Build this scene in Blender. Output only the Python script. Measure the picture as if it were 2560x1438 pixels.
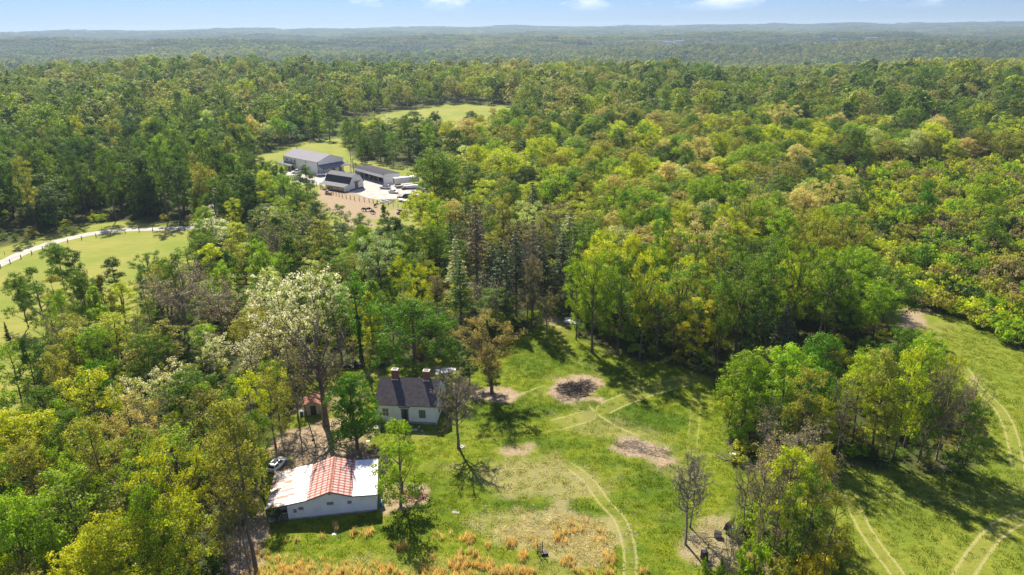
import bpy, math, random
import numpy as np

# ------------------------------------------------------------------ camera, sky, sun, exposure
for o in list(bpy.data.objects):
    bpy.data.objects.remove(o)
SC = bpy.context.scene
COL = SC.collection
R = math.radians
PX_W, PX_H, FPX, CAM_H = 2560, 1438, 1750.0, 66.0
PITCH = math.atan((719 - 67) / FPX)
ROLL = R(0.45)
cam_d = bpy.data.cameras.new('camera')
cam = bpy.data.objects.new('camera', cam_d)
COL.objects.link(cam)
SC.camera = cam
cam_d.sensor_width = 36.0
cam_d.lens = 36.0 * FPX / PX_W
cam_d.clip_start = 1.0
cam_d.clip_end = 40000.0
from mathutils import Matrix, Vector
FWD = np.array([0, math.cos(PITCH), -math.sin(PITCH)])
RT0 = np.array([1., 0, 0])
UP0 = np.cross(RT0, FWD)
RT = RT0 * math.cos(ROLL) - UP0 * math.sin(ROLL)
UP = np.cross(RT, FWD)
cam.matrix_world = Matrix(((RT[0], UP[0], -FWD[0], 0), (RT[1], UP[1], -FWD[1], 0),
                           (RT[2], UP[2], -FWD[2], CAM_H), (0, 0, 0, 1)))

SUN_AZ = 21.0      # degrees left of the viewing direction, sun in front of the camera
SUN_EL = 46.0
sun_d = bpy.data.lights.new('sun', 'SUN')
sun_d.energy = 5.0
sun_d.angle = R(0.6)
sun_d.color = (1.0, 0.90, 0.72)
sun = bpy.data.objects.new('sun', sun_d)
COL.objects.link(sun)
sdir = Vector((-math.sin(R(SUN_AZ)) * math.cos(R(SUN_EL)), math.cos(R(SUN_AZ)) * math.cos(R(SUN_EL)), math.sin(R(SUN_EL))))
sun.rotation_euler = sdir.to_track_quat('Z', 'Y').to_euler()
sun.location = (0, 0, 300)

world = bpy.data.worlds.new('World')
SC.world = world
world.use_nodes = True
wn, wl = world.node_tree.nodes, world.node_tree.links
bg = wn['Background']
sky = wn.new('ShaderNodeTexSky')
sky.sky_type = 'NISHITA'
sky.sun_disc = False
sky.sun_elevation = R(SUN_EL)
sky.sun_rotation = R(-SUN_AZ)
sky.altitude = 200
sky.air_density = 1.0
sky.dust_density = 0.0
sky.ozone_density = 2.6
# small bright clouds, mostly above the frame
tc = wn.new('ShaderNodeTexCoord')
mp = wn.new('ShaderNodeMapping'); mp.inputs['Scale'].default_value = (1.0, 1.0, 3.2)
mp.inputs['Location'].default_value = (3.3, 0.4, 0.0)
nz = wn.new('ShaderNodeTexNoise'); nz.inputs['Scale'].default_value = 5.5; nz.inputs['Detail'].default_value = 7
nz.inputs['Roughness'].default_value = 0.55
cr = wn.new('ShaderNodeValToRGB'); cr.color_ramp.elements[0].position = 0.54; cr.color_ramp.elements[1].position = 0.70
sp = wn.new('ShaderNodeSeparateXYZ')
mr = wn.new('ShaderNodeMapRange'); mr.inputs['From Min'].default_value = 0.017; mr.inputs['From Max'].default_value = 0.030
mu = wn.new('ShaderNodeMath'); mu.operation = 'MULTIPLY'
mx = wn.new('ShaderNodeMix'); mx.data_type = 'RGBA'
wl.new(tc.outputs['Generated'], mp.inputs['Vector']); wl.new(mp.outputs[0], nz.inputs['Vector'])
wl.new(nz.outputs['Fac'], cr.inputs[0]); wl.new(tc.outputs['Generated'], sp.inputs[0])
wl.new(sp.outputs['Z'], mr.inputs['Value']); wl.new(cr.outputs[0], mu.inputs[0]); wl.new(mr.outputs[0], mu.inputs[1])
tn = wn.new('ShaderNodeVectorMath'); tn.operation = 'MULTIPLY'; tn.inputs[1].default_value = (0.36, 0.49, 0.87)
wl.new(sky.outputs[0], tn.inputs[0])
wl.new(mu.outputs[0], mx.inputs['Factor']); wl.new(tn.outputs[0], mx.inputs['A'])
mx.inputs['B'].default_value = (10.5, 10.8, 11.2, 1)
wl.new(mx.outputs['Result'], bg.inputs['Color'])
bg.inputs['Strength'].default_value = 0.078

SC.view_settings.view_transform = 'Standard'
SC.view_settings.look = 'None'
SC.view_settings.gamma = 1.0
SC.view_settings.use_curve_mapping = False
SC.view_settings.exposure = 0.86
SC.render.engine = 'CYCLES'
SC.cycles.use_denoising = True
SC.cycles.max_bounces = 6
SC.cycles.diffuse_bounces = 3
SC.cycles.transmission_bounces = 4
SC.cycles.transparent_max_bounces = 4
SC.cycles.volume_bounces = 0
SC.cycles.use_adaptive_sampling = True
SC.cycles.adaptive_threshold = 0.01
SC.cycles.caustics_reflective = False
SC.cycles.caustics_refractive = False

# ------------------------------------------------------------------ geometry of the view: pixel of the photograph -> ground point
def at(px, py, z=0.0):
    d = FWD * FPX + RT * (px - 1280) - UP * (py - 719)
    t = (z - CAM_H) / d[2]
    return float(d[0] * t), float(d[1] * t)

def proj(x, y, z):
    x = np.asarray(x, float); y = np.asarray(y, float); z = np.asarray(z, float) - CAM_H
    dz = x * FWD[0] + y * FWD[1] + z * FWD[2]
    dzz = np.where(dz < 1, 1, dz)
    px = 1280 + FPX * (x * RT[0] + y * RT[1] + z * RT[2]) / dzz
    py = 719 - FPX * (x * UP[0] + y * UP[1] + z * UP[2]) / dzz
    return np.where(dz < 1, -9999, px), np.where(dz < 1, 9999, py)

def sst(a, b, x):
    t = np.clip((np.asarray(x, float) - a) / (b - a), 0, 1)
    return t * t * (3 - 2 * t)

def snoise(x, y, wl_, seed, n=9):
    r = np.random.RandomState(seed)
    s = 0
    for i in range(n):
        a = r.rand() * 6.283; k = 6.283 / (wl_ * (0.6 + 0.9 * r.rand())); ph = r.rand() * 6.283
        s = s + np.sin((x * math.cos(a) + y * math.sin(a)) * k + ph)
    return s / math.sqrt(n)

def vnoise(x, y, s, seed):
    """value noise in 0..1"""
    x = np.asarray(x, float) / s; y = np.asarray(y, float) / s
    xi = np.floor(x).astype(np.int64); yi = np.floor(y).astype(np.int64)
    fx = x - xi; fy = y - yi; fx = fx * fx * (3 - 2 * fx); fy = fy * fy * (3 - 2 * fy)
    def h(a, b):
        n = (a * 374761393 + b * 668265263 + seed * 974634777) & 0x7fffffff
        n = ((n ^ (n >> 13)) * 1274126177) & 0x7fffffff
        return ((n ^ (n >> 16)) & 0xffff) / 65535.0
    return (h(xi, yi) * (1 - fx) + h(xi + 1, yi) * fx) * (1 - fy) + (h(xi, yi + 1) * (1 - fx) + h(xi + 1, yi + 1) * fx) * fy

PR = [0, 500, 780, 950, 1250, 1700, 2300, 2900, 3600, 4300, 5200, 6300, 7400, 8300, 9300, 10500, 14000]
PZ = [0, 0, 1, 5, -24, -54, -62, -50, -26, -10, -20, -14, 2, 24, 46, 40, 10]
def hgt(x, y):
    x = np.asarray(x, float); y = np.asarray(y, float)
    r = np.hypot(x, y)
    az = np.degrees(np.arctan2(x, np.maximum(y, 1)))
    m = sst(430, 950, r)
    z = np.interp(r, PR, PZ)
    # left side keeps level longer, right side has a hollow
    z = z + sst(-5, -28, az) * (np.interp(r, [0, 900, 1500, 2100, 3000, 5000, 20000], [0, 0, 16, 12, 0, -4, -4]))
    z = z - 15 * np.exp(-((az - 21) / 6.0) ** 2 - ((r - 880) / 230) ** 2)
    z = z + 9 * np.exp(-((az - 12) / 8.0) ** 2 - ((r - 820) / 200) ** 2)
    z = z + 10 * np.exp(-((az - 31) / 7.0) ** 2 - ((r - 760) / 170) ** 2)
    z = z + sst(7000, 9000, r) * (snoise(x, y, 3800, 5) * 4.5 + az * 0.12)
    z = z + m * (snoise(x, y, 420, 1) * 3.2 + snoise(x, y, 1300, 2) * np.clip(r / 2200, 0, 1) * 15.0)
    # broad fade beyond the frame and behind the camera
    return np.where(r < 430, 0.0, z)

def hz(x, y):
    return float(hgt(x, y))

def at_t(px, py, lift=0.0):
    """where the ray of a pixel meets the terrain (raised by lift)"""
    d = FWD * FPX + RT * (px - 1280) - UP * (py - 719)
    d = d / np.linalg.norm(d)
    t = np.geomspace(60, 12000, 6000)
    zz = CAM_H + d[2] * t
    hh = hgt(d[0] * t, d[1] * t) + lift
    i = int(np.argmax(zz < hh))
    return float(d[0] * t[i]), float(d[1] * t[i])

def poly_px(pts, z=0.0):
    return [at(p[0], p[1], z) for p in pts]

def inside(poly, x, y):
    x = np.asarray(x, float); y = np.asarray(y, float)
    c = np.zeros(x.shape, bool)
    n = len(poly)
    for i in range(n):
        x1, y1 = poly[i]; x2, y2 = poly[(i + 1) % n]
        if y1 == y2: continue
        c ^= ((y1 > y) != (y2 > y)) & (x < (x2 - x1) * (y - y1) / (y2 - y1) + x1)
    return c

def dist_poly(poly, x, y, closed=True):
    """signed distance to polyline, unsigned magnitude min, sign from the side"""
    x = np.asarray(x, float); y = np.asarray(y, float)
    best = np.full(x.shape, 1e9); sg = np.ones(x.shape); along = np.zeros(x.shape)
    n = len(poly); acc = 0.0
    for i in range(n if closed else n - 1):
        ax, ay = poly[i]; bx, by = poly[(i + 1) % n]
        dx, dy = bx - ax, by - ay; L2 = dx * dx + dy * dy + 1e-9
        t = np.clip(((x - ax) * dx + (y - ay) * dy) / L2, 0, 1)
        d = np.hypot(x - ax - t * dx, y - ay - t * dy)
        s = np.sign((x - ax) * dy - (y - ay) * dx)
        k = d < best
        best = np.where(k, d, best); sg = np.where(k, s, sg); along = np.where(k, acc + t * math.sqrt(L2), along)
        acc += math.sqrt(L2)
    return best, sg, along, acc

def smooth_line(pts, n=6):
    out = []
    P = [pts[0]] + list(pts) + [pts[-1]]
    for i in range(1, len(P) - 2):
        p0, p1, p2, p3 = [np.array(q, float) for q in P[i - 1:i + 3]]
        for k in range(n):
            t = k / n
            out.append(tuple(0.5 * ((2 * p1) + (-p0 + p2) * t + (2 * p0 - 5 * p1 + 4 * p2 - p3) * t * t + (-p0 + 3 * p1 - 3 * p2 + p3) * t ** 3)))
    out.append(tuple(pts[-1]))
    return out

# ------------------------------------------------------------------ tagging
def tag(o, label=None, cat=None, group=None, kind=None):
    if label: o['label'] = label
    if cat: o['category'] = cat
    if group: o['group'] = group
    if kind: o['kind'] = kind
    return o

def thing(name, label, cat, loc=(0, 0, 0), rz=0.0, group=None):
    o = bpy.data.objects.new(name, None)
    COL.objects.link(o)
    o.location = loc
    o.rotation_euler = (0, 0, rz)
    o.empty_display_size = 0.5
    return tag(o, label, cat, group)

def link(name, me, parent=None, loc=None, rot=None, scale=None):
    o = bpy.data.objects.new(name, me)
    COL.objects.link(o)
    if parent is not None: o.parent = parent
    if loc is not None: o.location = loc
    if rot is not None: o.rotation_euler = rot
    if scale is not None: o.scale = scale
    return o

def clone(o, parent=None):
    c = o.copy(); COL.objects.link(c); c.parent = parent
    for ch in o.children:
        clone(ch, c)
    return c

# ------------------------------------------------------------------ mesh builder
class MB:
    def __init__(s): s.v = []; s.f = []
    def add(s, vs, fs):
        b = len(s.v); s.v += [tuple(map(float, p)) for p in vs]; s.f += [tuple(b + i for i in q) for q in fs]; return s
    def box(s, x0, x1, y0, y1, z0, z1):
        return s.add([(x0, y0, z0), (x1, y0, z0), (x1, y1, z0), (x0, y1, z0), (x0, y0, z1), (x1, y0, z1), (x1, y1, z1), (x0, y1, z1)],
                     [(0, 3, 2, 1), (4, 5, 6, 7), (0, 1, 5, 4), (1, 2, 6, 5), (2, 3, 7, 6), (3, 0, 4, 7)])
    def prism(s, prof, a, b, axis='y'):
        """profile of 2-D points extruded from a to b; axis y: profile (x,z); axis x: profile (y,z); axis z: (x,y)"""
        n = len(prof)
        def P(p, t):
            return (p[0], t, p[1]) if axis == 'y' else ((t, p[0], p[1]) if axis == 'x' else (p[0], p[1], t))
        vs = [P(p, a) for p in prof] + [P(p, b) for p in prof]
        fs = [(i, (i + 1) % n, n + (i + 1) % n, n + i) for i in range(n)] + [tuple(range(n))[::-1], tuple(range(n, 2 * n))]
        return s.add(vs, fs)
    def tube(s, p, q, r0, r1=None, n=8):
        r1 = r0 if r1 is None else r1
        p = Vector(p); q = Vector(q); d = (q - p).normalized()
        u = d.orthogonal().normalized(); w = d.cross(u)
        vs = []
        for c, r in ((p, r0), (q, r1)):
            for i in range(n):
                a = 2 * math.pi * i / n
                vs.append(c + u * (r * math.cos(a)) + w * (r * math.sin(a)))
        fs = [(i, (i + 1) % n, n + (i + 1) % n, n + i) for i in range(n)] + [tuple(range(n))[::-1], tuple(range(n, 2 * n))]
        return s.add(vs, fs)
    def quad(s, a, b, c, d): return s.add([a, b, c, d], [(0, 1, 2, 3)])
    def slab(s, pts, th):
        """a roof plane: pts top corners, thickness downward"""
        n = len(pts)
        vs = list(pts) + [(p[0], p[1], p[2] - th) for p in pts]
        fs = [tuple(range(n)), tuple(range(n, 2 * n))[::-1]] + [(i, n + i, n + (i + 1) % n, (i + 1) % n) for i in range(n)]
        return s.add(vs, fs)
    def mesh(s, name, mat, bevel=0.0):
        import bmesh
        me = bpy.data.meshes.new(name)
        me.from_pydata(s.v, [], s.f)
        bm = bmesh.new(); bm.from_mesh(me)
        bmesh.ops.recalc_face_normals(bm, faces=bm.faces)
        if bevel > 0:
            bmesh.ops.bevel(bm, geom=list(bm.edges), offset=bevel, segments=1, affect='EDGES', profile=0.5)
        bm.to_mesh(me); bm.free()
        me.materials.append(mat)
        return me
    def build(s, name, mat, parent=None, loc=None, rot=None, bevel=0.0):
        return link(name, s.mesh(name, mat, bevel), parent, loc, rot)

# ------------------------------------------------------------------ materials
def new_mat(name):
    m = bpy.data.materials.new(name); m.use_nodes = True
    nt = m.node_tree
    return m, nt.nodes, nt.links, nt.nodes['Principled BSDF']

def solid(name, col, rough=0.7, metal=0.0, var=0.12, scale=1.2, bump=0.0, bscale=8.0, dirt=None, dirt_amt=0.5, coord='Object', stretch=(1, 1, 1)):
    m, N, L, b = new_mat(name)
    tc = N.new('ShaderNodeTexCoord'); mp = N.new('ShaderNodeMapping'); mp.inputs['Scale'].default_value = stretch
    L.new(tc.outputs[coord], mp.inputs[0])
    n = N.new('ShaderNodeTexNoise'); n.inputs['Scale'].default_value = scale; n.inputs['Detail'].default_value = 6
    L.new(mp.outputs[0], n.inputs['Vector'])
    mr = N.new('ShaderNodeMapRange'); mr.inputs['To Min'].default_value = 1 - var; mr.inputs['To Max'].default_value = 1 + var
    mr.inputs['From Min'].default_value = 0.3; mr.inputs['From Max'].default_value = 0.7
    L.new(n.outputs['Fac'], mr.inputs[0])
    mul = N.new('ShaderNodeVectorMath'); mul.operation = 'SCALE'; mul.inputs[0].default_value = col[:3]
    L.new(mr.outputs[0], mul.inputs['Scale'])
    out = mul.outputs[0]
    if dirt:
        n2 = N.new('ShaderNodeTexNoise'); n2.inputs['Scale'].default_value = scale * 0.6; n2.inputs['Detail'].default_value = 8; n2.inputs['Roughness'].default_value = 0.7
        L.new(mp.outputs[0], n2.inputs['Vector'])
        r2 = N.new('ShaderNodeMapRange'); r2.inputs['From Min'].default_value = 0.5; r2.inputs['From Max'].default_value = 0.68; r2.inputs['To Max'].default_value = dirt_amt
        L.new(n2.outputs['Fac'], r2.inputs[0])
        mx = N.new('ShaderNodeMix'); mx.data_type = 'RGBA'; L.new(r2.outputs[0], mx.inputs['Factor']); L.new(out, mx.inputs['A']); mx.inputs['B'].default_value = (*dirt, 1)
        out = mx.outputs['Result']
    L.new(out, b.inputs['Base Color'])
    b.inputs['Roughness'].default_value = rough; b.inputs['Metallic'].default_value = metal
    if bump:
        n3 = N.new('ShaderNodeTexNoise'); n3.inputs['Scale'].default_value = bscale; n3.inputs['Detail'].default_value = 4
        L.new(mp.outputs[0], n3.inputs['Vector'])
        bp = N.new('ShaderNodeBump'); bp.inputs['Strength'].default_value = bump; bp.inputs['Distance'].default_value = 0.1
        L.new(n3.outputs['Fac'], bp.inputs['Height']); L.new(bp.outputs[0], b.inputs['Normal'])
    return m

def ribbed(name, col, axis, pitch, rough=0.5, metal=0.0, depth=0.02, var=0.1, dirt=None, dirt_amt=0.4, scale=0.8):
    """sheet metal or boards: fine relief repeating along one axis"""
    m = solid(name, col, rough, metal, var, scale, dirt=dirt, dirt_amt=dirt_amt)
    N, L = m.node_tree.nodes, m.node_tree.links; b = N['Principled BSDF']
    tc = N.new('ShaderNodeTexCoord'); w = N.new('ShaderNodeTexWave'); w.wave_type = 'BANDS'; w.bands_direction = axis
    w.inputs['Scale'].default_value = 0.314 / pitch; w.wave_profile = 'SAW'
    L.new(tc.outputs['Object'], w.inputs['Vector'])
    bp = N.new('ShaderNodeBump'); bp.inputs['Strength'].default_value = 0.6; bp.inputs['Distance'].default_value = depth
    L.new(w.outputs['Fac'], bp.inputs['Height']); L.new(bp.outputs[0], b.inputs['Normal'])
    return m

M = {}
M['white_board'] = ribbed('white_clapboard', (0.80, 0.81, 0.79), 'Z', 0.14, 0.6, 0, 0.02, 0.05, dirt=(0.55, 0.55, 0.50), dirt_amt=0.35)
M['white_metal'] = ribbed('white_ribbed_metal', (0.78, 0.80, 0.80), 'X', 0.3, 0.45, 0, 0.02, 0.05, dirt=(0.45, 0.44, 0.40), dirt_amt=0.3)
M['trim_white'] = solid('white_trim', (0.75, 0.75, 0.73), 0.5)
M['trim_dark'] = solid('dark_trim', (0.035, 0.035, 0.04), 0.5)
M['brown_trim'] = solid('brown_trim', (0.07, 0.035, 0.025), 0.6)
M['shingle'] = ribbed('dark_shingle', (0.115, 0.102, 0.108), 'Y', 0.2, 0.9, 0, 0.03, 0.22, dirt=(0.13, 0.115, 0.12), dirt_amt=0.6, scale=1.6)
M['grey_roof'] = ribbed('grey_metal_roof', (0.31, 0.30, 0.33), 'X', 0.3, 0.85, 0.0, 0.02, 0.05)
M['lgrey_roof'] = ribbed('light_grey_metal_roof', (0.22, 0.225, 0.24), 'X', 0.3, 0.85, 0.0, 0.02, 0.06)
M['dgrey_roof'] = ribbed('dark_grey_metal_roof', (0.06, 0.06, 0.075), 'X', 0.3, 0.85, 0.0, 0.02, 0.08)
for _k in ('grey_roof', 'lgrey_roof', 'dgrey_roof', 'shingle'): M[_k].node_tree.nodes['Principled BSDF'].inputs['Specular IOR Level'].default_value = 0.12
M['brick'] = solid('red_brick', (0.26, 0.10, 0.075), 0.9, 0, 0.25, 6.0, bump=0.5, bscale=14, dirt=(0.36, 0.27, 0.22), dirt_amt=0.5)
M['mortar'] = solid('chimney_cap_mortar', (0.62, 0.58, 0.52), 0.9)
M['stone'] = solid('pale_stone', (0.42, 0.40, 0.36), 0.9, 0, 0.2, 2.0, bump=0.4, dirt=(0.25, 0.24, 0.2))
M['foundation'] = solid('grey_foundation', (0.33, 0.33, 0.31), 0.9, 0, 0.2, 2.0)
M['glass'] = solid('window_glass', (0.03, 0.035, 0.04), 0.12, 0, 0.1, 2.0)
M['curtain'] = solid('drawn_curtain', (0.20, 0.18, 0.13), 0.9, 0, 0.3, 5.0)
M['door'] = solid('dark_door', (0.03, 0.025, 0.035), 0.4)
M['door_frame'] = solid('grey_door_frame', (0.22, 0.19, 0.19), 0.6)
M['white_coat'] = solid('white_roof_coating', (0.83, 0.83, 0.81), 0.6, 0, 0.05, 0.8)
M['rust'] = solid('rust', (0.30, 0.11, 0.07), 0.8, 0, 0.3, 2.5, dirt=(0.5, 0.3, 0.22))
M['wood'] = solid('weathered_wood', (0.24, 0.18, 0.13), 0.9, 0, 0.25, 3.0, stretch=(1, 1, 6))
M['wood_grey'] = solid('grey_weathered_wood', (0.34, 0.32, 0.29), 0.9, 0, 0.25, 3.0)
M['redwood'] = solid('reddish_brown_door_boards', (0.22, 0.12, 0.11), 0.8, 0, 0.25, 3.0)
M['post'] = solid('dark_wood_post', (0.07, 0.055, 0.04), 0.9)
M['wire'] = solid('fence_wire', (0.16, 0.15, 0.14), 0.6, 0.5)
M['gravel'] = solid('pale_gravel', (0.50, 0.46, 0.42), 0.95, 0, 0.2, 0.45, bump=0.4, bscale=5, dirt=(0.30, 0.26, 0.21), dirt_amt=0.7)
M['tyre'] = solid('tyre_rubber', (0.02, 0.02, 0.02), 0.8)
M['rim'] = solid('wheel_rim', (0.45, 0.45, 0.47), 0.35, 0.8)
M['car_white'] = solid('white_car_paint', (0.78, 0.79, 0.80), 0.28, 0, 0.02); M['car_white'].node_tree.nodes['Principled BSDF'].inputs['Coat Weight'].default_value = 0.6
M['car_black'] = solid('black_car_paint', (0.02, 0.02, 0.025), 0.25, 0, 0.02)
M['car_grey'] = solid('grey_car_paint', (0.30, 0.31, 0.33), 0.3, 0.3, 0.02)
M['lamp_glass'] = solid('lamp_lens', (0.6, 0.6, 0.6), 0.15)
M['lamp_red'] = solid('rear_lamp', (0.35, 0.02, 0.02), 0.2)
M['blue'] = solid('blue_plastic', (0.03, 0.17, 0.36), 0.45)
M['cow_black'] = solid('black_hide', (0.015, 0.012, 0.01), 0.7)
M['cow_brown'] = solid('dark_brown_hide', (0.05, 0.02, 0.012), 0.7)
M['stick'] = solid('grey_dead_sticks', (0.26, 0.22, 0.18), 0.9, 0, 0.35, 1.0)
M['char'] = solid('charred_wood', (0.045, 0.035, 0.032), 0.95, 0, 0.5, 1.0)
M['tarp'] = solid('white_plastic_sheet', (0.72, 0.72, 0.74), 0.5, 0, 0.15, 2.0, dirt=(0.4, 0.36, 0.32))
M['dull_green'] = solid('dull_green_paint', (0.10, 0.13, 0.10), 0.6)
M['tan_board'] = solid('tan_boards', (0.42, 0.35, 0.27), 0.85, 0, 0.2, 2.0)
M['bark'] = solid('bark', (0.15, 0.115, 0.085), 0.95, 0, 0.35, 1.5, stretch=(1, 1, 0.4))
M['bark_grey'] = solid('grey_bark', (0.20, 0.17, 0.14), 0.95, 0, 0.3, 1.5, stretch=(1, 1, 0.4))
M['bark_pink'] = solid('pinkish_twigs', (0.29, 0.235, 0.18), 0.95, 0, 0.3, 1.5)
M['char_metal'] = solid('dark_painted_metal', (0.03, 0.03, 0.035), 0.5, 0.3)

def leaf_mat(name, source, trans=0.48, petal=False):
    m, N, L, b = new_mat(name)
    if source == 'object':
        s = N.new('ShaderNodeObjectInfo'); col = s.outputs['Color']
    else:
        s = N.new('ShaderNodeAttribute'); s.attribute_type = 'INSTANCER'; s.attribute_name = 'tint'; col = s.outputs['Color']
    a = N.new('ShaderNodeAttribute'); a.attribute_name = 'leafvar'   # r brightness, g hue, b petal
    sp = N.new('ShaderNodeSeparateColor'); L.new(a.outputs['Color'], sp.inputs[0])
    mr = N.new('ShaderNodeMapRange'); mr.inputs['To Min'].default_value = 0.62; mr.inputs['To Max'].default_value = 1.42
    L.new(sp.outputs[0], mr.inputs[0])
    sc = N.new('ShaderNodeVectorMath'); sc.operation = 'SCALE'; L.new(col, sc.inputs[0]); L.new(mr.outputs[0], sc.inputs['Scale'])
    hs = N.new('ShaderNodeHueSaturation')
    mh = N.new('ShaderNodeMapRange'); mh.inputs['To Min'].default_value = 0.488; mh.inputs['To Max'].default_value = 0.516
    L.new(sp.outputs[1], mh.inputs[0]); L.new(mh.outputs[0], hs.inputs['Hue']); L.new(sc.outputs[0], hs.inputs['Color'])
    mx = N.new('ShaderNodeMix'); mx.data_type = 'RGBA'; L.new(sp.outputs[2], mx.inputs['Factor']); L.new(hs.outputs[0], mx.inputs['A'])
    mx.inputs['B'].default_value = (0.86, 0.79, 0.70, 1)
    c = mx.outputs['Result']
    L.new(c, b.inputs['Base Color']); b.inputs['Roughness'].default_value = 0.55; b.inputs['Specular IOR Level'].default_value = 0.35
    t = N.new('ShaderNodeBsdfTranslucent')
    warm = N.new('ShaderNodeVectorMath'); warm.operation = 'MULTIPLY'; L.new(c, warm.inputs[0]); warm.inputs[1].default_value = (1.25, 1.35, 0.75)
    L.new(warm.outputs[0], t.inputs['Color'])
    ms = N.new('ShaderNodeMixShader'); ms.inputs[0].default_value = trans
    L.new(b.outputs[0], ms.inputs[1]); L.new(t.outputs[0], ms.inputs[2])
    L.new(ms.outputs[0], N['Material Output'].inputs['Surface'])
    return m
M['leaf'] = M['leaf_i'] = leaf_mat('foliage', 'instancer')
M['needle'] = M['needle_i'] = leaf_mat('needles', 'instancer', 0.15)

# ------------------------------------------------------------------ layout of the ground (photo pixels -> ground)
YARD = poly_px([(560, 1700), (590, 1438), (640, 1330), (655, 1230), (650, 1150), (700, 1075), (745, 1010), (770, 960), (850, 915), (900, 900),
        (950, 930), (1100, 905), (1110, 880), (1180, 890), (1210, 870), (1290, 850), (1345, 815), (1400, 795), (1450, 850), (1500, 880), (1600, 905), (1700, 925),
        (1790, 950), (1805, 1000), (1800, 1080), (1820, 1140), (1860, 1200), (1830, 1330), (1840, 1440), (1900, 1700)])
RFIELD = poly_px([(2180, 1800), (2120, 1438), (2070, 1300), (2060, 1210), (2090, 1170), (2200, 1180), (2440, 1185), (2450, 1080), (2420, 1000),
        (2350, 940), (2290, 880), (2225, 830), (2200, 775), (2250, 755), (2400, 800), (2480, 850), (2620, 900), (3100, 1000), (3300, 1500), (3300, 1900)])
MEADOW = poly_px([(-500, 700), (-250, 650), (-60, 632), (60, 605), (130, 585), (220, 565), (300, 553), (400, 560), (480, 572), (505, 610), (490, 700), (400, 785), (250, 825),
        (140, 880), (85, 950), (40, 1030), (-60, 1120), (-500, 1300)])
FARM = poly_px([(590, 440), (612, 402), (680, 375), (760, 352), (850, 345), (885, 398), (1060, 425), (1075, 450), (1045, 480), (1065, 510), (1055, 560),
        (1010, 610), (920, 630), (830, 580), (760, 530), (700, 490), (640, 460)])
FARFIELD = poly_px([(845, 322), (880, 297), (1000, 279), (1060, 270), (1140, 264), (1250, 268), (1310, 280), (1260, 325), (1200, 350), (1000, 352), (890, 352), (850, 350)])
COPSE = poly_px([(1800, 985), (1840, 1110), (1950, 1120), (2060, 1150), (2200, 1170), (2430, 1175), (2430, 1080), (2400, 1010), (2320, 920), (2250, 850), (2180, 830), (1900, 920)])
STRIP = poly_px([(1860, 1180), (1850, 1300), (1850, 1460), (1900, 1650), (2160, 1650), (2110, 1438), (2050, 1300), (2040, 1190)])
THICKET = poly_px([(2100, 640), (2150, 560), (2000, 470), (2100, 430), (2560, 420), (2900, 500), (2900, 960), (2600, 880), (2480, 840), (2400, 790), (2280, 765), (2200, 780)])
ROAD_PX = [(-320, 810), (-150, 728), (0, 660), (60, 632), (130, 608), (200, 590), (270, 579), (340, 574), (400, 572), (450, 571), (500, 566), (519, 545), (521, 510), (530, 480), (570, 452), (620, 438), (670, 436), (715, 431)]
ROAD = smooth_line(poly_px(ROAD_PX), 6)
SMALLFIELD = None
CLEAR = [YARD, RFIELD, MEADOW, FARM, FARFIELD]

PATHS = [  # photo pixels, half gap, strength, kind (0 wheel pair, 1 mown strip with straw edges, 2 single worn line)
    ([(2400, 905), (2440, 965), (2500, 1025), (2530, 1090), (2548, 1190)], 0.85, 0.75, 0),
    ([(2120, 1215), (2138, 1272), (2172, 1340), (2245, 1438), (2320, 1560)], 0.85, 0.95, 0),
    ([(2340, 1560), (2405, 1445), (2460, 1362), (2515, 1312), (2600, 1285), (2800, 1270)], 1.0, 1.0, 0),
    ([(2150, 1252), (2250, 1240), (2350, 1246), (2480, 1240), (2560, 1200), (2700, 1110)], 0.7, 0.35, 0),
    ([(1570, 1560), (1575, 1438), (1573, 1370), (1550, 1300), (1510, 1255), (1465, 1195), (1400, 1150)], 0.8, 0.75, 0),
    ([(1370, 1068), (1480, 1036), (1540, 1008), (1640, 972), (1770, 940)], 1.7, 1.0, 1),
    ([(1100, 1085), (1250, 1085), (1370, 1068)], 1.5, 0.25, 1),
    ([(1240, 1000), (1300, 985), (1375, 958)], 0.25, 0.75, 2),
    ([(1515, 965), (1560, 962), (1640, 945)], 0.9, 0.45, 0),
    ([(1472, 1000), (1482, 1025), (1545, 1068), (1625, 1100)], 0.4, 0.8, 2),
    ([(1745, 970), (1738, 1040), (1728, 1130)], 0.8, 0.4, 0),
    ([(1750, 945), (1800, 985), (1815, 1080)], 0.5, 0.25, 2),
    ([(1378, 800), (1400, 850), (1440, 900), (1520, 930)], 0.6, 0.3, 0),
]
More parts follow.
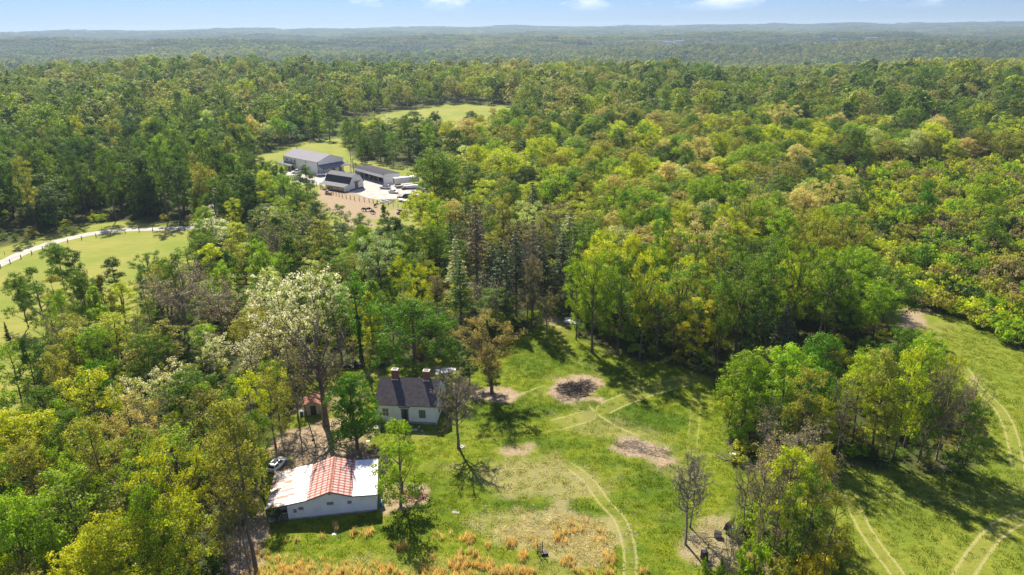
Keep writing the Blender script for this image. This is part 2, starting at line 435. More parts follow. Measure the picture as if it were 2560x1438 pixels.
# ellipses in photo pixels: cx, cy, rx, ry, tilt, dirt, straw, char
PATCH = [(1440, 974, 70, 30, 0, 1.0, .7, .35), (1440, 974, 46, 19, 0, .6, 0, .62), (1605, 1122, 92, 27, 12, 1.0, .5, .25), (1560, 1085, 150, 30, 15, 0, .5, 0),
         (1290, 1128, 62, 16, 0, .75, .7, 0), (1335, 1190, 165, 55, 8, .40, .6, 0), (1240, 1180, 90, 50, 0, .15, .45, 0), (1395, 1335, 135, 48, 6, .45, 1.1, 0), (1470, 1370, 60, 48, 10, .2, 1.2, 0),
         (1250, 1310, 90, 30, 0, .15, .45, 0), (1300, 1285, 60, 10, 0, .1, .6, 0), (790, 1120, 120, 62, -8, 1.0, .5, 0), (900, 1145, 70, 22, 0, .9, .3, .1), (700, 1130, 50, 50, 0, .8, .3, .2), (840, 1070, 60, 25, 0, .6, .4, 0),
         (1232, 986, 58, 20, 0, .9, .4, 0), (1165, 978, 45, 14, 0, .7, .5, 0), (1115, 926, 38, 12, 0, .7, .8, 0), (1150, 965, 20, 9, 0, .8, .3, 0), (1012, 1240, 55, 32, 0, .9, .2, 0), (965, 1245, 20, 60, 0, .8, .2, 0), (2285, 800, 40, 38, 0, .8, .4, 0), (2340, 825, 60, 20, 0, .3, .4, 0),
         (2436, 945, 16, 9, 0, .6, .6, 0), (1770, 1370, 85, 55, 0, .62, .6, 0), (1790, 1310, 60, 30, 0, .6, .5, 0), (1900, 1400, 110, 60, 0, .5, .4, 0), (600, 1400, 50, 80, 0, 1.0, .4, .1), (640, 1300, 30, 60, 0, .9, .2, .3), (1375, 803, 22, 10, 0, .7, .8, 0), (1400, 820, 50, 14, 30, .1, .6, 0), (1155, 1115, 20, 9, 0, .6, .6, 0),
         (980, 1065, 30, 7, 0, .5, .2, .1), (1040, 1090, 50, 10, 0, .4, .3, 0), (900, 985, 22, 45, 15, .35, .6, 0), (930, 935, 25, 12, 0, .3, .6, 0), (1690, 1180, 70, 30, 10, .15, .5, 0), (1660, 1290, 60, 15, 0, .1, .35, 0), (1225, 1440, 380, 55, 0, .1, .45, 0), (800, 1440, 200, 45, 0, .15, .5, 0), (835, 1330, 10, 5, 0, .7, .6, 0), (2150, 690, 60, 25, 0, .5, .5, 0), (740, 1010, 35, 35, 0, .7, .4, 0), (820, 1010, 40, 30, 0, .6, .4, 0),
         (870, 515, 95, 34, 10, 1.0, .1, .15), (830, 492, 50, 20, 10, .95, 0, .1), (925, 530, 60, 12, 8, .8, .3, 0), (1003, 533, 28, 10, 0, .9, .4, 0), (880, 497, 60, 14, 8, .9, 0, .3), (1000, 505, 30, 8, 0, .4, .2, 0), (985, 525, 45, 16, 0, .5, .3, 0), (900, 560, 40, 18, 0, .8, .2, 0)]
LUSH = [(1620, 1045, 110, 32, 8, 1), (1410, 1015, 120, 16, -8, .8), (1500, 930, 150, 25, 15, .6), (1640, 1210, 70, 60, 0, .8), (1680, 1300, 60, 60, 10, .6), (1350, 900, 70, 45, 10, .7), (1390, 1270, 220, 18, 3, .8), (1120, 1240, 100, 50, 0, .5), (1010, 1320, 170, 25, 0, .6), (1380, 1110, 130, 20, 3, .7), (1240, 1030, 90, 40, 0, .7), (1600, 1400, 60, 60, 0, .4), (2250, 1250, 200, 80, 0, .5), (2400, 1180, 200, 40, 0, .5), (1480, 1150, 60, 20, 0, .5)]

def ground_masks(x, y):
    x = np.asarray(x, float); y = np.asarray(y, float)
    px, py = proj(x, y, np.zeros_like(x))
    nz = vnoise(x, y, 3.4, 11) * 0.7 + vnoise(x, y, 1.1, 12) * 0.3
    dirt = np.zeros(x.shape); straw = np.zeros(x.shape); char = np.zeros(x.shape); lush = np.zeros(x.shape)
    def ell(cx, cy, rx, ry, tilt, soft):
        c, s = math.cos(R(tilt)), math.sin(R(tilt))
        u = ((px - cx) * c + (py - cy) * s) / rx; v = (-(px - cx) * s + (py - cy) * c) / ry
        d = np.sqrt(u * u + v * v) + (nz - 0.5) * 1.25
        return 1 - sst(1 - soft, 1 + soft, d)
    near = y > 30
    for cx, cy, rx, ry, tl, a, b, c in PATCH:
        e = ell(cx, cy, rx, ry, tl, 0.40) * near
        dirt = np.maximum(dirt, a * e); straw = np.maximum(straw, b * ell(cx, cy, rx * 1.18, ry * 1.25, tl, 0.55) * near); char = np.maximum(char, c * e)
    for cx, cy, rx, ry, tl, a in LUSH:
        lush = np.maximum(lush, a * ell(cx, cy, rx, ry, tl, 0.5) * near)
    meadow = (inside(MEADOW, x, y) | inside(FARM, x, y) | inside(FARFIELD, x, y)).astype(float)
    meadow = np.maximum(meadow, 0.28 * inside(RFIELD, x, y))
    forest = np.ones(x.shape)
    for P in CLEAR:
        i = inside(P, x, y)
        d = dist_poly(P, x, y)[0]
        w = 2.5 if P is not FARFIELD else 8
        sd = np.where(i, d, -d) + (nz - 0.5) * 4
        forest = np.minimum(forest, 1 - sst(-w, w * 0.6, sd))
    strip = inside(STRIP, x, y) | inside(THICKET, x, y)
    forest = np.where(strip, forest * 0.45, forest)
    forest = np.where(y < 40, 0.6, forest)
    far = sst(900, 1600, np.hypot(x, y))
    sd = np.full(x.shape, 9.0); sw = np.zeros(x.shape); best = np.full(x.shape, 1e9); hg = np.ones(x.shape)
    for pts, gap, st, kind in PATHS:
        L = smooth_line(poly_px(pts), 8)
        d, s, al, tot = dist_poly(L, x, y, False)
        k = d < best
        best = np.where(k, d, best)
        fade = np.minimum(sst(0, 4, al), sst(0, 4, tot - al)) * (1 - sst(3, 5, d))
        if kind == 2:
            sd = np.where(k, d * s, sd); hg = np.where(k, 0.0, hg)
        else:
            sd = np.where(k, d * s, sd); hg = np.where(k, gap, hg)
        sw = np.where(k, st * fade, sw)
    return dict(dirt=dirt, straw=straw, char=char, lush=lush, meadow=meadow, forest=forest, far=far, sd=sd, sw=sw, gap=hg, px=px, py=py)

def np_mesh(name, verts, faces, mats, fmat=None, attrs=None, smooth=False):
    """faces (n,k) int array of one size"""
    me = bpy.data.meshes.new(name)
    n, k = faces.shape
    me.vertices.add(len(verts)); me.vertices.foreach_set('co', np.ascontiguousarray(verts, dtype=np.float32).ravel())
    me.loops.add(n * k); me.loops.foreach_set('vertex_index', np.ascontiguousarray(faces, dtype=np.int32).ravel())
    me.polygons.add(n); me.polygons.foreach_set('loop_start', np.arange(0, n * k, k, dtype=np.int32))
    if fmat is not None: me.polygons.foreach_set('material_index', np.ascontiguousarray(fmat, dtype=np.int32))
    if smooth: me.polygons.foreach_set('use_smooth', np.ones(n, bool))
    for m in mats: me.materials.append(m)
    for an, (dom, typ, data) in (attrs or {}).items():
        a = me.attributes.new(an, typ, dom)
        a.data.foreach_set('value' if typ == 'FLOAT' else 'color' if 'COLOR' in typ else 'vector', np.ascontiguousarray(data, dtype=np.float32).ravel())
    me.update(calc_edges=True)
    return me

def graded(a, b, step, end, n):
    """points a..b with a step, then growing to end"""
    base = list(np.arange(a, b + 1e-6, step))
    g = np.geomspace(1, 1 + abs(end - b) / step / 1.0, n)
    return base, g

def axis_pts(lo, hi, segs):
    out = []
    for a, b, s in segs: out += list(np.arange(a, b, s))
    return out

xs_pos = list(np.arange(0, 112, 0.72))
x = xs_pos[-1]; st = 0.72
while x < 14000: st *= 1.075; x += st; xs_pos.append(x)
xs = np.array([-v for v in xs_pos[::-1]][:-1] + xs_pos)
ys = list(np.arange(58, 165, 0.6)); y = ys[-1]; st = 0.6
while y < 14000:
    st = min(st * 1.045, max(3.0, y * 0.012)); y += st; ys.append(y)
yb = []; y = 58; st = 0.7
while y > -400: st *= 1.25; y -= st; yb.append(y)
ys = np.array(yb[::-1] + ys)
GX, GY = np.meshgrid(xs, ys)
gx, gy = GX.ravel(), GY.ravel()
gz = hgt(gx, gy)
nx, ny = len(xs), len(ys)
gm = ground_masks(gx, gy)
ii = (np.arange(ny - 1)[:, None] * nx + np.arange(nx - 1)[None, :]).ravel()
gf = np.stack([ii, ii + 1, ii + nx + 1, ii + nx], 1)

def ground_material():
    m, N, L, b = new_mat('ground_cover')
    def noise(scale, detail=5, rough=0.55, stretch=None, off=0):
        tc = N.new('ShaderNodeTexCoord'); mp = N.new('ShaderNodeMapping')
        mp.inputs['Location'].default_value = (off, off * 0.7, 0)
        if stretch: mp.inputs['Scale'].default_value = stretch
        n = N.new('ShaderNodeTexNoise'); n.inputs['Scale'].default_value = scale; n.inputs['Detail'].default_value = detail; n.inputs['Roughness'].default_value = rough
        L.new(tc.outputs['Object'], mp.inputs[0]); L.new(mp.outputs[0], n.inputs['Vector']); return n.outputs['Fac']
    def rng(v, a, b_, lo=0.0, hi=1.0):
        r = N.new('ShaderNodeMapRange'); r.inputs['From Min'].default_value = a; r.inputs['From Max'].default_value = b_
        r.inputs['To Min'].default_value = lo; r.inputs['To Max'].default_value = hi; L.new(v, r.inputs[0]); return r.outputs[0]
    def mth(op, a, b_):
        r = N.new('ShaderNodeMath'); r.operation = op
        for i, q in enumerate((a, b_)):
            if isinstance(q, (int, float)): r.inputs[i].default_value = q
            elif q is not None: L.new(q, r.inputs[i])
        return r.outputs[0]
    def mix(f, a, b_):
        r = N.new('ShaderNodeMix'); r.data_type = 'RGBA'
        if isinstance(f, float): r.inputs['Factor'].default_value = f
        else: L.new(f, r.inputs['Factor'])
        for k, q in (('A', a), ('B', b_)):
            if isinstance(q, tuple): r.inputs[k].default_value = (*q, 1)
            else: L.new(q, r.inputs[k])
        return r.outputs['Result']
    A = N.new('ShaderNodeAttribute'); A.attribute_name = 'maskA'; sA = N.new('ShaderNodeSeparateColor'); L.new(A.outputs['Color'], sA.inputs[0])
    B = N.new('ShaderNodeAttribute'); B.attribute_name = 'maskB'; sB = N.new('ShaderNodeSeparateColor'); L.new(B.outputs['Color'], sB.inputs[0])
    C_ = N.new('ShaderNodeAttribute'); C_.attribute_name = 'track'; sC = N.new('ShaderNodeSeparateColor'); L.new(C_.outputs['Color'], sC.inputs[0])
    dirt, straw, char = sA.outputs; meadow, forest, lush = sB.outputs; sd, sw, gap = sC.outputs
    n1 = noise(0.35, 6, 0.6); n2 = noise(1.6, 5, 0.65, None, 7); n3 = noise(0.06, 4, 0.5, None, 31); n4 = noise(4.0, 4, 0.7, None, 3)
    nh = noise(0.5, 4, 0.6, (0.35, 1.6, 1), 17)
    green = mix(rng(n1, 0.35, 0.65), (0.120, 0.185, 0.008), (0.235, 0.265, 0.016))
    green = mix(rng(n2, 0.42, 0.62, 0, 0.75), green, (0.085, 0.150, 0.007))
    green = mix(rng(nh, 0.5, 0.7, 0, 0.55), green, (0.29, 0.285, 0.035))
    lu = mth('MULTIPLY', lush, rng(n2, 0.3, 0.6, 0.5, 1.0))
    green = mix(lu, green, (0.055, 0.118, 0.006))
    mead = mix(rng(n3, 0.35, 0.65), (0.215, 0.275, 0.040), (0.33, 0.32, 0.075))
    mead = mix(rng(nh, 0.4, 0.65, 0, 0.5), mead, (0.20, 0.24, 0.040))
    c = mix(meadow, green, mead)
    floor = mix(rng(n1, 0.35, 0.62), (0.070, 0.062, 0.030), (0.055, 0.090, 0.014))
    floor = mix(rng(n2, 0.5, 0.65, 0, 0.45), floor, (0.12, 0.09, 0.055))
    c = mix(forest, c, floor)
    # straw then bare soil; ragged edges from noise
    st_ = rng(mth('ADD', straw, mth('MULTIPLY', mth('SUBTRACT', n4, 0.5), 1.3)), 0.30, 0.78, 0, 0.62)
    c = mix(st_, c, mix(rng(n2, 0.35, 0.6), (0.34, 0.28, 0.12), (0.46, 0.37, 0.22)))
    di = rng(mth('ADD', dirt, mth('MULTIPLY', mth('SUBTRACT', n4, 0.5), 1.1)), 0.34, 0.80)
    c = mix(di, c, mix(rng(n2, 0.3, 0.65), (0.26, 0.19, 0.12), (0.44, 0.345, 0.235)))
    ch = rng(mth('ADD', char, mth('MULTIPLY', mth('SUBTRACT', n4, 0.5), 1.3)), 0.4, 0.8, 0, 0.9)
    c = mix(ch, c, (0.11, 0.085, 0.075))
    # wheel tracks: signed distance to the track centre, two lines at +-gap
    ad = mth('ABSOLUTE', mth('SUBTRACT', mth('ABSOLUTE', sd, None), gap), None)
    wob = mth('MULTIPLY', mth('SUBTRACT', n2, 0.5), 0.35)
    line = rng(mth('ADD', ad, wob), 0.05, 0.29, 1, 0)
    brk = rng(n4, 0.36, 0.55, 0.30, 1.0)
    line = mth('MULTIPLY', mth('MULTIPLY', line, sw), brk)
    c = mix(rng(line, 0.05, 0.6, 0, 0.68), c, (0.44, 0.40, 0.18))
    mid = mth('MULTIPLY', rng(mth('SUBTRACT', mth('ABSOLUTE', sd, None), gap), -0.1, 0.1, 1, 0), mth('MULTIPLY', sw, 0.34))
    c = mix(mid, c, (0.29, 0.275, 0.07))
    L.new(c, b.inputs['Base Color'])
    b.inputs['Roughness'].default_value = 0.95; b.inputs['Specular IOR Level'].default_value = 0.15
    bp = N.new('ShaderNodeBump'); bp.inputs['Strength'].default_value = 0.75; bp.inputs['Distance'].default_value = 0.35
    h = mth('ADD', mth('MULTIPLY', n2, 0.6), mth('MULTIPLY', n4, 0.5))
    L.new(h, bp.inputs['Height']); L.new(bp.outputs[0], b.inputs['Normal'])
    return m
M['ground'] = ground_material()
one = np.ones(len(gx))
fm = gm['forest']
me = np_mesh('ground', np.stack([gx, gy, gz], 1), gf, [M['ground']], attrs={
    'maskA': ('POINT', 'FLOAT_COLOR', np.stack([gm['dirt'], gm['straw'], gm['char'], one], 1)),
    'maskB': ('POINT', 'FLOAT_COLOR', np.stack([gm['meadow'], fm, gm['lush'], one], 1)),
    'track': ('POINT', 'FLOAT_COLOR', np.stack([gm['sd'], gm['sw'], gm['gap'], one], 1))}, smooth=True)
tag(link('ground', me), kind='structure')

# gravel drive along the meadow and gravel yard of the farm
def ribbon(name, line, w, z, mat, kind='structure', seed=1):
    L = np.array(line); d = np.gradient(L, axis=0); d /= np.linalg.norm(d, axis=1)[:, None] + 1e-9
    nrm = np.stack([-d[:, 1], d[:, 0]], 1)
    r = np.random.RandomState(seed)
    jl = (r.rand(len(L)) - .5) * 0.5; jr = (r.rand(len(L)) - .5) * 0.5
    a = L + nrm * (w / 2 + jl)[:, None]; b = L - nrm * (w / 2 + jr)[:, None]
    v = np.concatenate([np.c_[a, np.full(len(L), z)], np.c_[L, np.full(len(L), z + 0.02)], np.c_[b, np.full(len(L), z)]])
    n = len(L); i = np.arange(n - 1)
    f = np.concatenate([np.stack([i, i + n, i + n + 1, i + 1], 1), np.stack([i + n, i + 2 * n, i + 2 * n + 1, i + n + 1], 1)])
    return tag(link(name, np_mesh(name, v, f, [mat])), kind=kind)
ribbon('gravel_drive', ROAD, 4.6, 0.02, M['gravel'])
GY_PX = [(700, 425), (722, 424), (800, 440), (880, 432), (960, 455), (1030, 458), (1062, 470), (1062, 488), (1030, 494), (990, 497), (945, 499), (915, 494), (900, 488), (872, 480), (820, 466), (790, 462), (757, 459), (735, 452), (705, 440)]
gyp = smooth_line(poly_px(GY_PX + GY_PX[:1]), 3)[:-1]
mb = MB(); mb.add([(p[0], p[1], 0.03) for p in gyp], [tuple(range(len(gyp)))])
tag(mb.build('gravel_yard', M['gravel']), kind='structure')

# ------------------------------------------------------------------ tree models
def seg_tubes(segs, sides=4):
    """segs: list (p0,p1,r0,r1) -> verts, faces (numpy)"""
    S = np.array([[*a, *b, c, d] for a, b, c, d in segs], float)
    p0, p1, r0, r1 = S[:, 0:3], S[:, 3:6], S[:, 6], S[:, 7]
    d = p1 - p0; d /= np.linalg.norm(d, axis=1)[:, None] + 1e-9
    ref = np.where(np.abs(d[:, 2:3]) > 0.9, np.array([[1., 0, 0]]), np.array([[0, 0, 1.]]))
    u = np.cross(d, ref); u /= np.linalg.norm(u, axis=1)[:, None] + 1e-9
    w = np.cross(d, u)
    a = np.arange(sides) * 2 * math.pi / sides
    ca, sa = np.cos(a), np.sin(a)
    ring = u[:, None, :] * ca[None, :, None] + w[:, None, :] * sa[None, :, None]
    v0 = p0[:, None, :] + ring * r0[:, None, None]; v1 = p1[:, None, :] + ring * r1[:, None, None]
    V = np.concatenate([v0, v1], 1).reshape(-1, 3)
    n = len(S); base = (np.arange(n) * 2 * sides)[:, None]; i = np.arange(sides)[None, :]; j = (i + 1) % sides
    Fc = np.stack([base + i, base + j, base + sides + j, base + sides + i], -1).reshape(-1, 4)
    return V, Fc

def leaf_cards(rs, cen, rad, per, size, flat=0.7, upb=0.5, petal=0.0, aspect=0.6, out=0.6, hole=0.0):
    """many small leaf-shaped faces round clump centres"""
    cen = np.asarray(cen, float); rad = np.asarray(rad, float); m = len(cen)
    n = np.maximum(3, (per * (rad / rad.mean()) ** 2).astype(int))
    idx = np.repeat(np.arange(m), n); k = len(idx)
    d = rs.normal(size=(k, 3)); d /= np.linalg.norm(d, axis=1)[:, None] + 1e-9
    d[:, 2] = np.where(d[:, 2] < -0.2, d[:, 2] * 0.6, d[:, 2])
    q = rs.rand(k) ** (1 / 2.2)
    P = cen[idx] + d * (rad[idx] * q)[:, None] * np.array([1, 1, flat])
    nn = d * out * 1.5 + np.array([0, 0, upb * .8]) + rs.normal(size=(k, 3)) * 0.35
    nn /= np.linalg.norm(nn, axis=1)[:, None] + 1e-9
    t = np.cross(nn, rs.normal(size=(k, 3))); t /= np.linalg.norm(t, axis=1)[:, None] + 1e-9
    b = np.cross(nn, t)
    s = size * (0.6 + 0.8 * rs.rand(k))
    V = np.stack([P - t * s[:, None] * .5, P + b * (s * aspect * .5)[:, None] + nn * (s * .06)[:, None], P + t * s[:, None] * .5, P - b * (s * aspect * .5)[:, None] + nn * (s * .06)[:, None]], 1).reshape(-1, 3)
    Fc = np.arange(k * 4).reshape(k, 4)
    cv = rs.rand(m)
    br = np.clip(0.5 + (cv[idx] - 0.5) * 0.6 + rs.normal(size=k) * 0.17, 0, 1)
    hu = np.clip(rs.rand(m)[idx] * 0.7 + rs.rand(k) * 0.3, 0, 1)
    pt = np.zeros(k)
    if petal > 0:
        pm = rs.rand(m) < petal
        pt = (pm[idx] & (rs.rand(k) < 0.75) & (d[:, 2] > -0.25)).astype(float)
    return V, Fc, np.stack([br, hu, pt, np.ones(k)], 1)

def env(form, t):
    if form == 'round': return math.sin(math.pi * min(1, 0.12 + 0.86 * t)) ** 0.55
    if form == 'oval': return math.sin(math.pi * (0.1 + 0.84 * t)) ** 0.7
    if form == 'cone': return 1.0 * (1 - t) ** 0.75 + 0.08
    if form == 'col': return 0.75 * math.sin(math.pi * (0.12 + 0.8 * t)) ** 0.4
    if form == 'vase': return 0.45 + 0.6 * t if t < 0.75 else 0.9 - 1.3 * (t - 0.75)
    if form == 'top': return math.sin(math.pi * (0.15 + 0.8 * t)) ** 0.5
    return 1.0

def skeleton(seed, H=15., CR=4.5, base=0.3, form='round', n1=14, n2=5, trunk_r=None, lean=0.02, twigs=0, stems=1, rise=0.35, wob=0.03, bt=1.0):
    rs = np.random.RandomState(seed)
    segs = []; tips = []; tipr = []
    tr = trunk_r or H * 0.0135
    for sidx in range(stems):
        la = rs.rand() * 6.28; ln = lean + (0.12 if stems > 1 else 0)
        n = 9; T = [np.array([rs.normal() * 0.25 * (stems > 1), rs.normal() * 0.25 * (stems > 1), -0.3])]
        off = np.zeros(2)
        for i in range(1, n + 1):
            off = off + rs.normal(size=2) * wob * H / n * 2
            z = H * 0.97 * i / n
            T.append(np.array([math.cos(la) * ln * z * (1 if stems == 1 else (1.2 - 0.4 * i / n)) + off[0], math.sin(la) * ln * z + off[1], z]))
        T = np.array(T); rr = tr * (1 - np.linspace(0, 1, n + 1)) ** 0.8 / (stems ** 0.4) + 0.03; rr[0] *= 1.35
        for i in range(n): segs.append((T[i], T[i + 1], rr[i], rr[i + 1]))
        def tp(f):
            g = f * n; i = min(int(g), n - 1); return T[i] + (T[i + 1] - T[i]) * (g - i), rr[i] + (rr[i + 1] - rr[i]) * (g - i)
        ang = rs.rand() * 6.28
        m1 = max(3, int(n1 / stems)) if stems > 1 else n1
        for i in range(m1):
            t = (i + 0.2 + 0.6 * rs.rand()) / m1
            f = base + (0.96 - base) * t
            e = CR * env(form, t) * (0.72 + 0.5 * rs.rand()) / (1 if stems == 1 else 1.25)
            p, pr = tp(f * 0.93 if form not in ('vase', 'top') else base * (0.6 + 0.4 * rs.rand()) + (0.9 - base) * t * 0.6)
            ang += 2.4 + rs.normal() * 0.35
            zz = f * H + rise * e * (0.4 + rs.rand() * 0.8)
            end = np.array([p[0] + math.cos(ang) * e, p[1] + math.sin(ang) * e, min(zz, H * 1.02)])
            if form in ('vase', 'top'): end[2] = H * (base + (1 - base) * t) * (0.97 + 0.05 * rs.rand())
            mid = (p + end) / 2 + np.array([0, 0, (0.10 if form not in ('vase', 'top') else -0.05) * e * -1]) + rs.normal(size=3) * 0.06 * e
            br = bt * max(0.035, min(pr * 0.55, 0.022 * np.linalg.norm(end - p)))
            segs.append((p, mid, br, br * 0.7)); segs.append((mid, end, br * 0.7, br * 0.3))
            tips.append(end); tipr.append(1.0)
            for j in range(n2):
                u = 0.25 + 0.7 * (j + rs.rand() * .8) / n2
                q = mid + (end - mid) * ((u - 0.5) * 2) if u > .5 else p + (mid - p) * (u * 2)
                dd = (end - p) / (np.linalg.norm(end - p) + 1e-6) * 0.5 + rs.normal(size=3) * 0.55 + np.array([0, 0, 0.25])
                dd /= np.linalg.norm(dd)
                e2 = e * (0.28 + 0.25 * rs.rand()) + 0.3
                q2 = q + dd * e2
                segs.append((q, q2, br * 0.45, br * 0.18)); tips.append(q2); tipr.append(0.85)
                for k in range(twigs):
                    s0 = q + (q2 - q) * (0.3 + 0.7 * rs.rand()); d3 = dd * 0.6 + rs.normal(size=3) * 0.5 + np.array([0, 0, 0.2]); d3 /= np.linalg.norm(d3)
                    segs.append((s0, s0 + d3 * e2 * (0.35 + 0.3 * rs.rand()), br * 0.22, 0.012 * bt))
                    if twigs > 3:
                        s1 = s0 + d3 * e2 * 0.25
                        for kk in range(2):
                            d4 = d3 + rs.normal(size=3) * 0.6; d4 /= np.linalg.norm(d4)
                            segs.append((s1, s1 + d4 * e2 * 0.3, 0.02, 0.01))
        tips.append(T[-1]); tipr.append(0.8)
    return segs, np.array(tips), np.array(tipr)

def make_proto(seed, H=15., CR=4.5, base=0.3, form='round', n1=14, n2=5, per=38, size=0.34, clump=1.15, petal=0., twigs=0, stems=1, ivy=0, leaf='leaf', bark='bark', upb=0.5, sides=4, **kw):
    rs = np.random.RandomState(seed + 999)
    segs, tips, tr = skeleton(seed, H, CR, base, form, n1, n2, twigs=twigs, stems=stems, **kw)
    TV, TF = seg_tubes(segs, sides)
    out = {}
    out['trunk'] = (TV, TF, bark)
    if per > 0:
        rad = clump * tr * (0.7 + 0.6 * rs.rand(len(tips)))
        V, Fc, A = leaf_cards(rs, tips, rad, per, size, petal=petal, upb=upb)
        if ivy:
            zc = rs.rand(ivy) * H * 0.55; aa = rs.rand(ivy) * 6.28
            cen = np.stack([np.cos(aa) * 0.35, np.sin(aa) * 0.35, zc], 1)
            V2, F2, A2 = leaf_cards(rs, cen, np.full(ivy, 0.55), 26, size * 0.9)
            F2 = F2 + len(V); A2[:, 0] *= 0.25; V = np.concatenate([V, V2]); Fc = np.concatenate([Fc, F2]); A = np.concatenate([A, A2])
        out['crown'] = (V, Fc, A, leaf)
    return out

def conifer(seed, H=18., CR=3.2, base=0.15, layers=22, per_l=7, size=0.4, per=14, droop=0.25, leaf='needle', bare_below=0.0, bark='bark'):
    rs = np.random.RandomState(seed)
    segs = [(np.array([0, 0, -0.3]), np.array([0, 0, H * 0.5]), H * 0.014, H * 0.009), (np.array([0, 0, H * 0.5]), np.array([0, 0, H]), H * 0.009, 0.03)]
    cen = []; rad = []
    for i in range(layers):
        t = i / (layers - 1); z = H * (base + (0.98 - base) * t)
        rr = CR * (1 - t) ** 0.8 + 0.15
        for j in range(per_l):
            a = rs.rand() * 6.28; e = rr * (0.6 + 0.5 * rs.rand())
            q = np.array([math.cos(a) * e, math.sin(a) * e, z - droop * e + 0.3 * rs.rand()])
            segs.append((np.array([0, 0, z]), q, 0.045, 0.012))
            if t < bare_below and rs.rand() < 0.8:
                for k in range(4):
                    s = np.array([0, 0, z]) + (q - np.array([0, 0, z])) * (0.4 + 0.6 * rs.rand())
                    segs.append((s, s + rs.normal(size=3) * 0.35, 0.02, 0.008))
                continue
            for u in (0.45, 0.75, 1.0):
                cen.append(np.array([0, 0, z]) + (q - np.array([0, 0, z])) * u); rad.append(0.18 * e + 0.22)
    TV, TF = seg_tubes(segs, 4)
    V, Fc, A = leaf_cards(rs, cen, rad, per, size, flat=0.4, upb=0.7, aspect=0.35)
    return {'trunk': (TV, TF, bark), 'crown': (V, Fc, A, leaf)}

def shrub(seed, H=2.6, CR=1.7, n=26, per=34, size=0.26, petal=0., leaf='leaf'):
    rs = np.random.RandomState(seed)
    segs = []; cen = []; rad = []
    for i in range(n):
        a = rs.rand() * 6.28; e = CR * math.sqrt(rs.rand()); z = H * (0.35 + 0.6 * rs.rand()) * (1 - 0.45 * (e / CR) ** 2)
        q = np.array([math.cos(a) * e, math.sin(a) * e, z]); segs.append((np.array([rs.normal() * .15, rs.normal() * .15, -0.1]), q, 0.04, 0.012)); cen.append(q); rad.append(0.35 + 0.3 * rs.rand())
    TV, TF = seg_tubes(segs, 3)
    V, Fc, A = leaf_cards(rs, cen, rad, per, size, petal=petal)
    return {'trunk': (TV, TF, 'bark'), 'crown': (V, Fc, A, leaf)}

def lobed(seed, H=15., CR=5., base=0.25, lobes=(5, 5, 2), lr=0.42, cl=12, cr=0.17, per=34, size=0.36, zs=(0.30, 0.60, 0.86), rr=(0.60, 0.52, 0.16), trunk_r=None, flat=0.8, branch=True, leaf='leaf', bark='bark', petal=0.0):
    """crown made of several rounded masses, each carried by its own limb"""
    rs = np.random.RandomState(seed)
    segs = []; cen = []; rad = []
    tr = trunk_r or H * 0.014; n = 7; T = [np.array([0, 0, -.3])]; off = np.zeros(2)
    for i in range(1, n + 1):
        off = off + rs.normal(size=2) * 0.03 * H / n * 2; T.append(np.array([off[0], off[1], H * .9 * i / n]))
    rad_t = tr * (1 - np.linspace(0, 1, n + 1)) ** 0.8 + .03
    for i in range(n): segs.append((T[i], T[i + 1], rad_t[i], rad_t[i + 1]))
    zb, zt = H * base, H
    a0 = rs.rand() * 6.28
    for tier, cnt_ in enumerate(lobes):
        for j in range(cnt_):
            a = a0 + tier * 0.7 + 6.28 * (j + .35 * rs.normal()) / cnt_
            e = CR * rr[tier] * (0.75 + .5 * rs.rand()); L_r = CR * lr * (0.75 + .5 * rs.rand())
            z = zb + (zt - zb) * (zs[tier] + .09 * rs.normal()); z = min(z, zt - L_r * .75)
            c = np.array([math.cos(a) * e, math.sin(a) * e, z])
            st = T[min(n, int(max(.2, (z - .55 * e) / (H * .9)) * n))]
            if branch: segs.append((st, c, tr * .42, tr * .14))
            for k in range(cl):
                ph = 2.4 * k + rs.rand(); cz = 1 - 1.45 * (k + .5) / cl; s_ = math.sqrt(max(0, 1 - cz * cz))
                d = np.array([math.cos(ph) * s_, math.sin(ph) * s_, cz * flat]); q = c + d * L_r * (0.72 + .35 * rs.rand())
                cen.append(q); rad.append(CR * cr * (0.7 + .6 * rs.rand()))
                if branch and k % 2 == 0: segs.append((c, q, tr * .13, .012))
    TV, TF = seg_tubes(segs, 4)
    V, Fc, A = leaf_cards(rs, cen, rad, per, size, flat=.75, upb=.55, out=.8, petal=petal)
    return {'trunk': (TV, TF, bark), 'crown': (V, Fc, A, leaf)}

PROTO = {}
def reg(kind, P):
    k = len([1 for q in PROTO if q.split('#')[0] == kind]); key = '%s#%d' % (kind, k)
    d = {}
    TV, TF, bark = P['trunk']; d['trunk'] = np_mesh('trunk', TV, TF, [M[bark]], smooth=True)
    if 'crown' in P:
        V, Fc, A, lf = P['crown']; d['crown'] = np_mesh('crown', V, Fc, [M[lf]], attrs={'leafvar': ('FACE', 'FLOAT_COLOR', A)})
    PROTO[key] = d
    return key
for s in range(4): reg('round', lobed(10 + s, 14, 5.0, 0.14 + .04 * s, (5, 5, 2 + s % 2), per=66, size=.28))
for s in range(4): reg('airy', make_proto(30 + s, 15, 4.0, 0.2, 'oval', 19, 5, 50, 0.28, 1.0, wob=0.05))
for s in range(4): reg('tall', make_proto(50 + s, 18, 3.3, 0.34, 'oval', 17, 5, 56, 0.29, 1.05, wob=0.035))
for s in range(3): reg('col', make_proto(70 + s, 15, 2.9, 0.2, 'col', 17, 5, 36, 0.34, 0.95))
for s in range(2): reg('cone', make_proto(80 + s, 13, 3.2, 0.08, 'cone', 22, 6, 34, 0.34, 0.85))
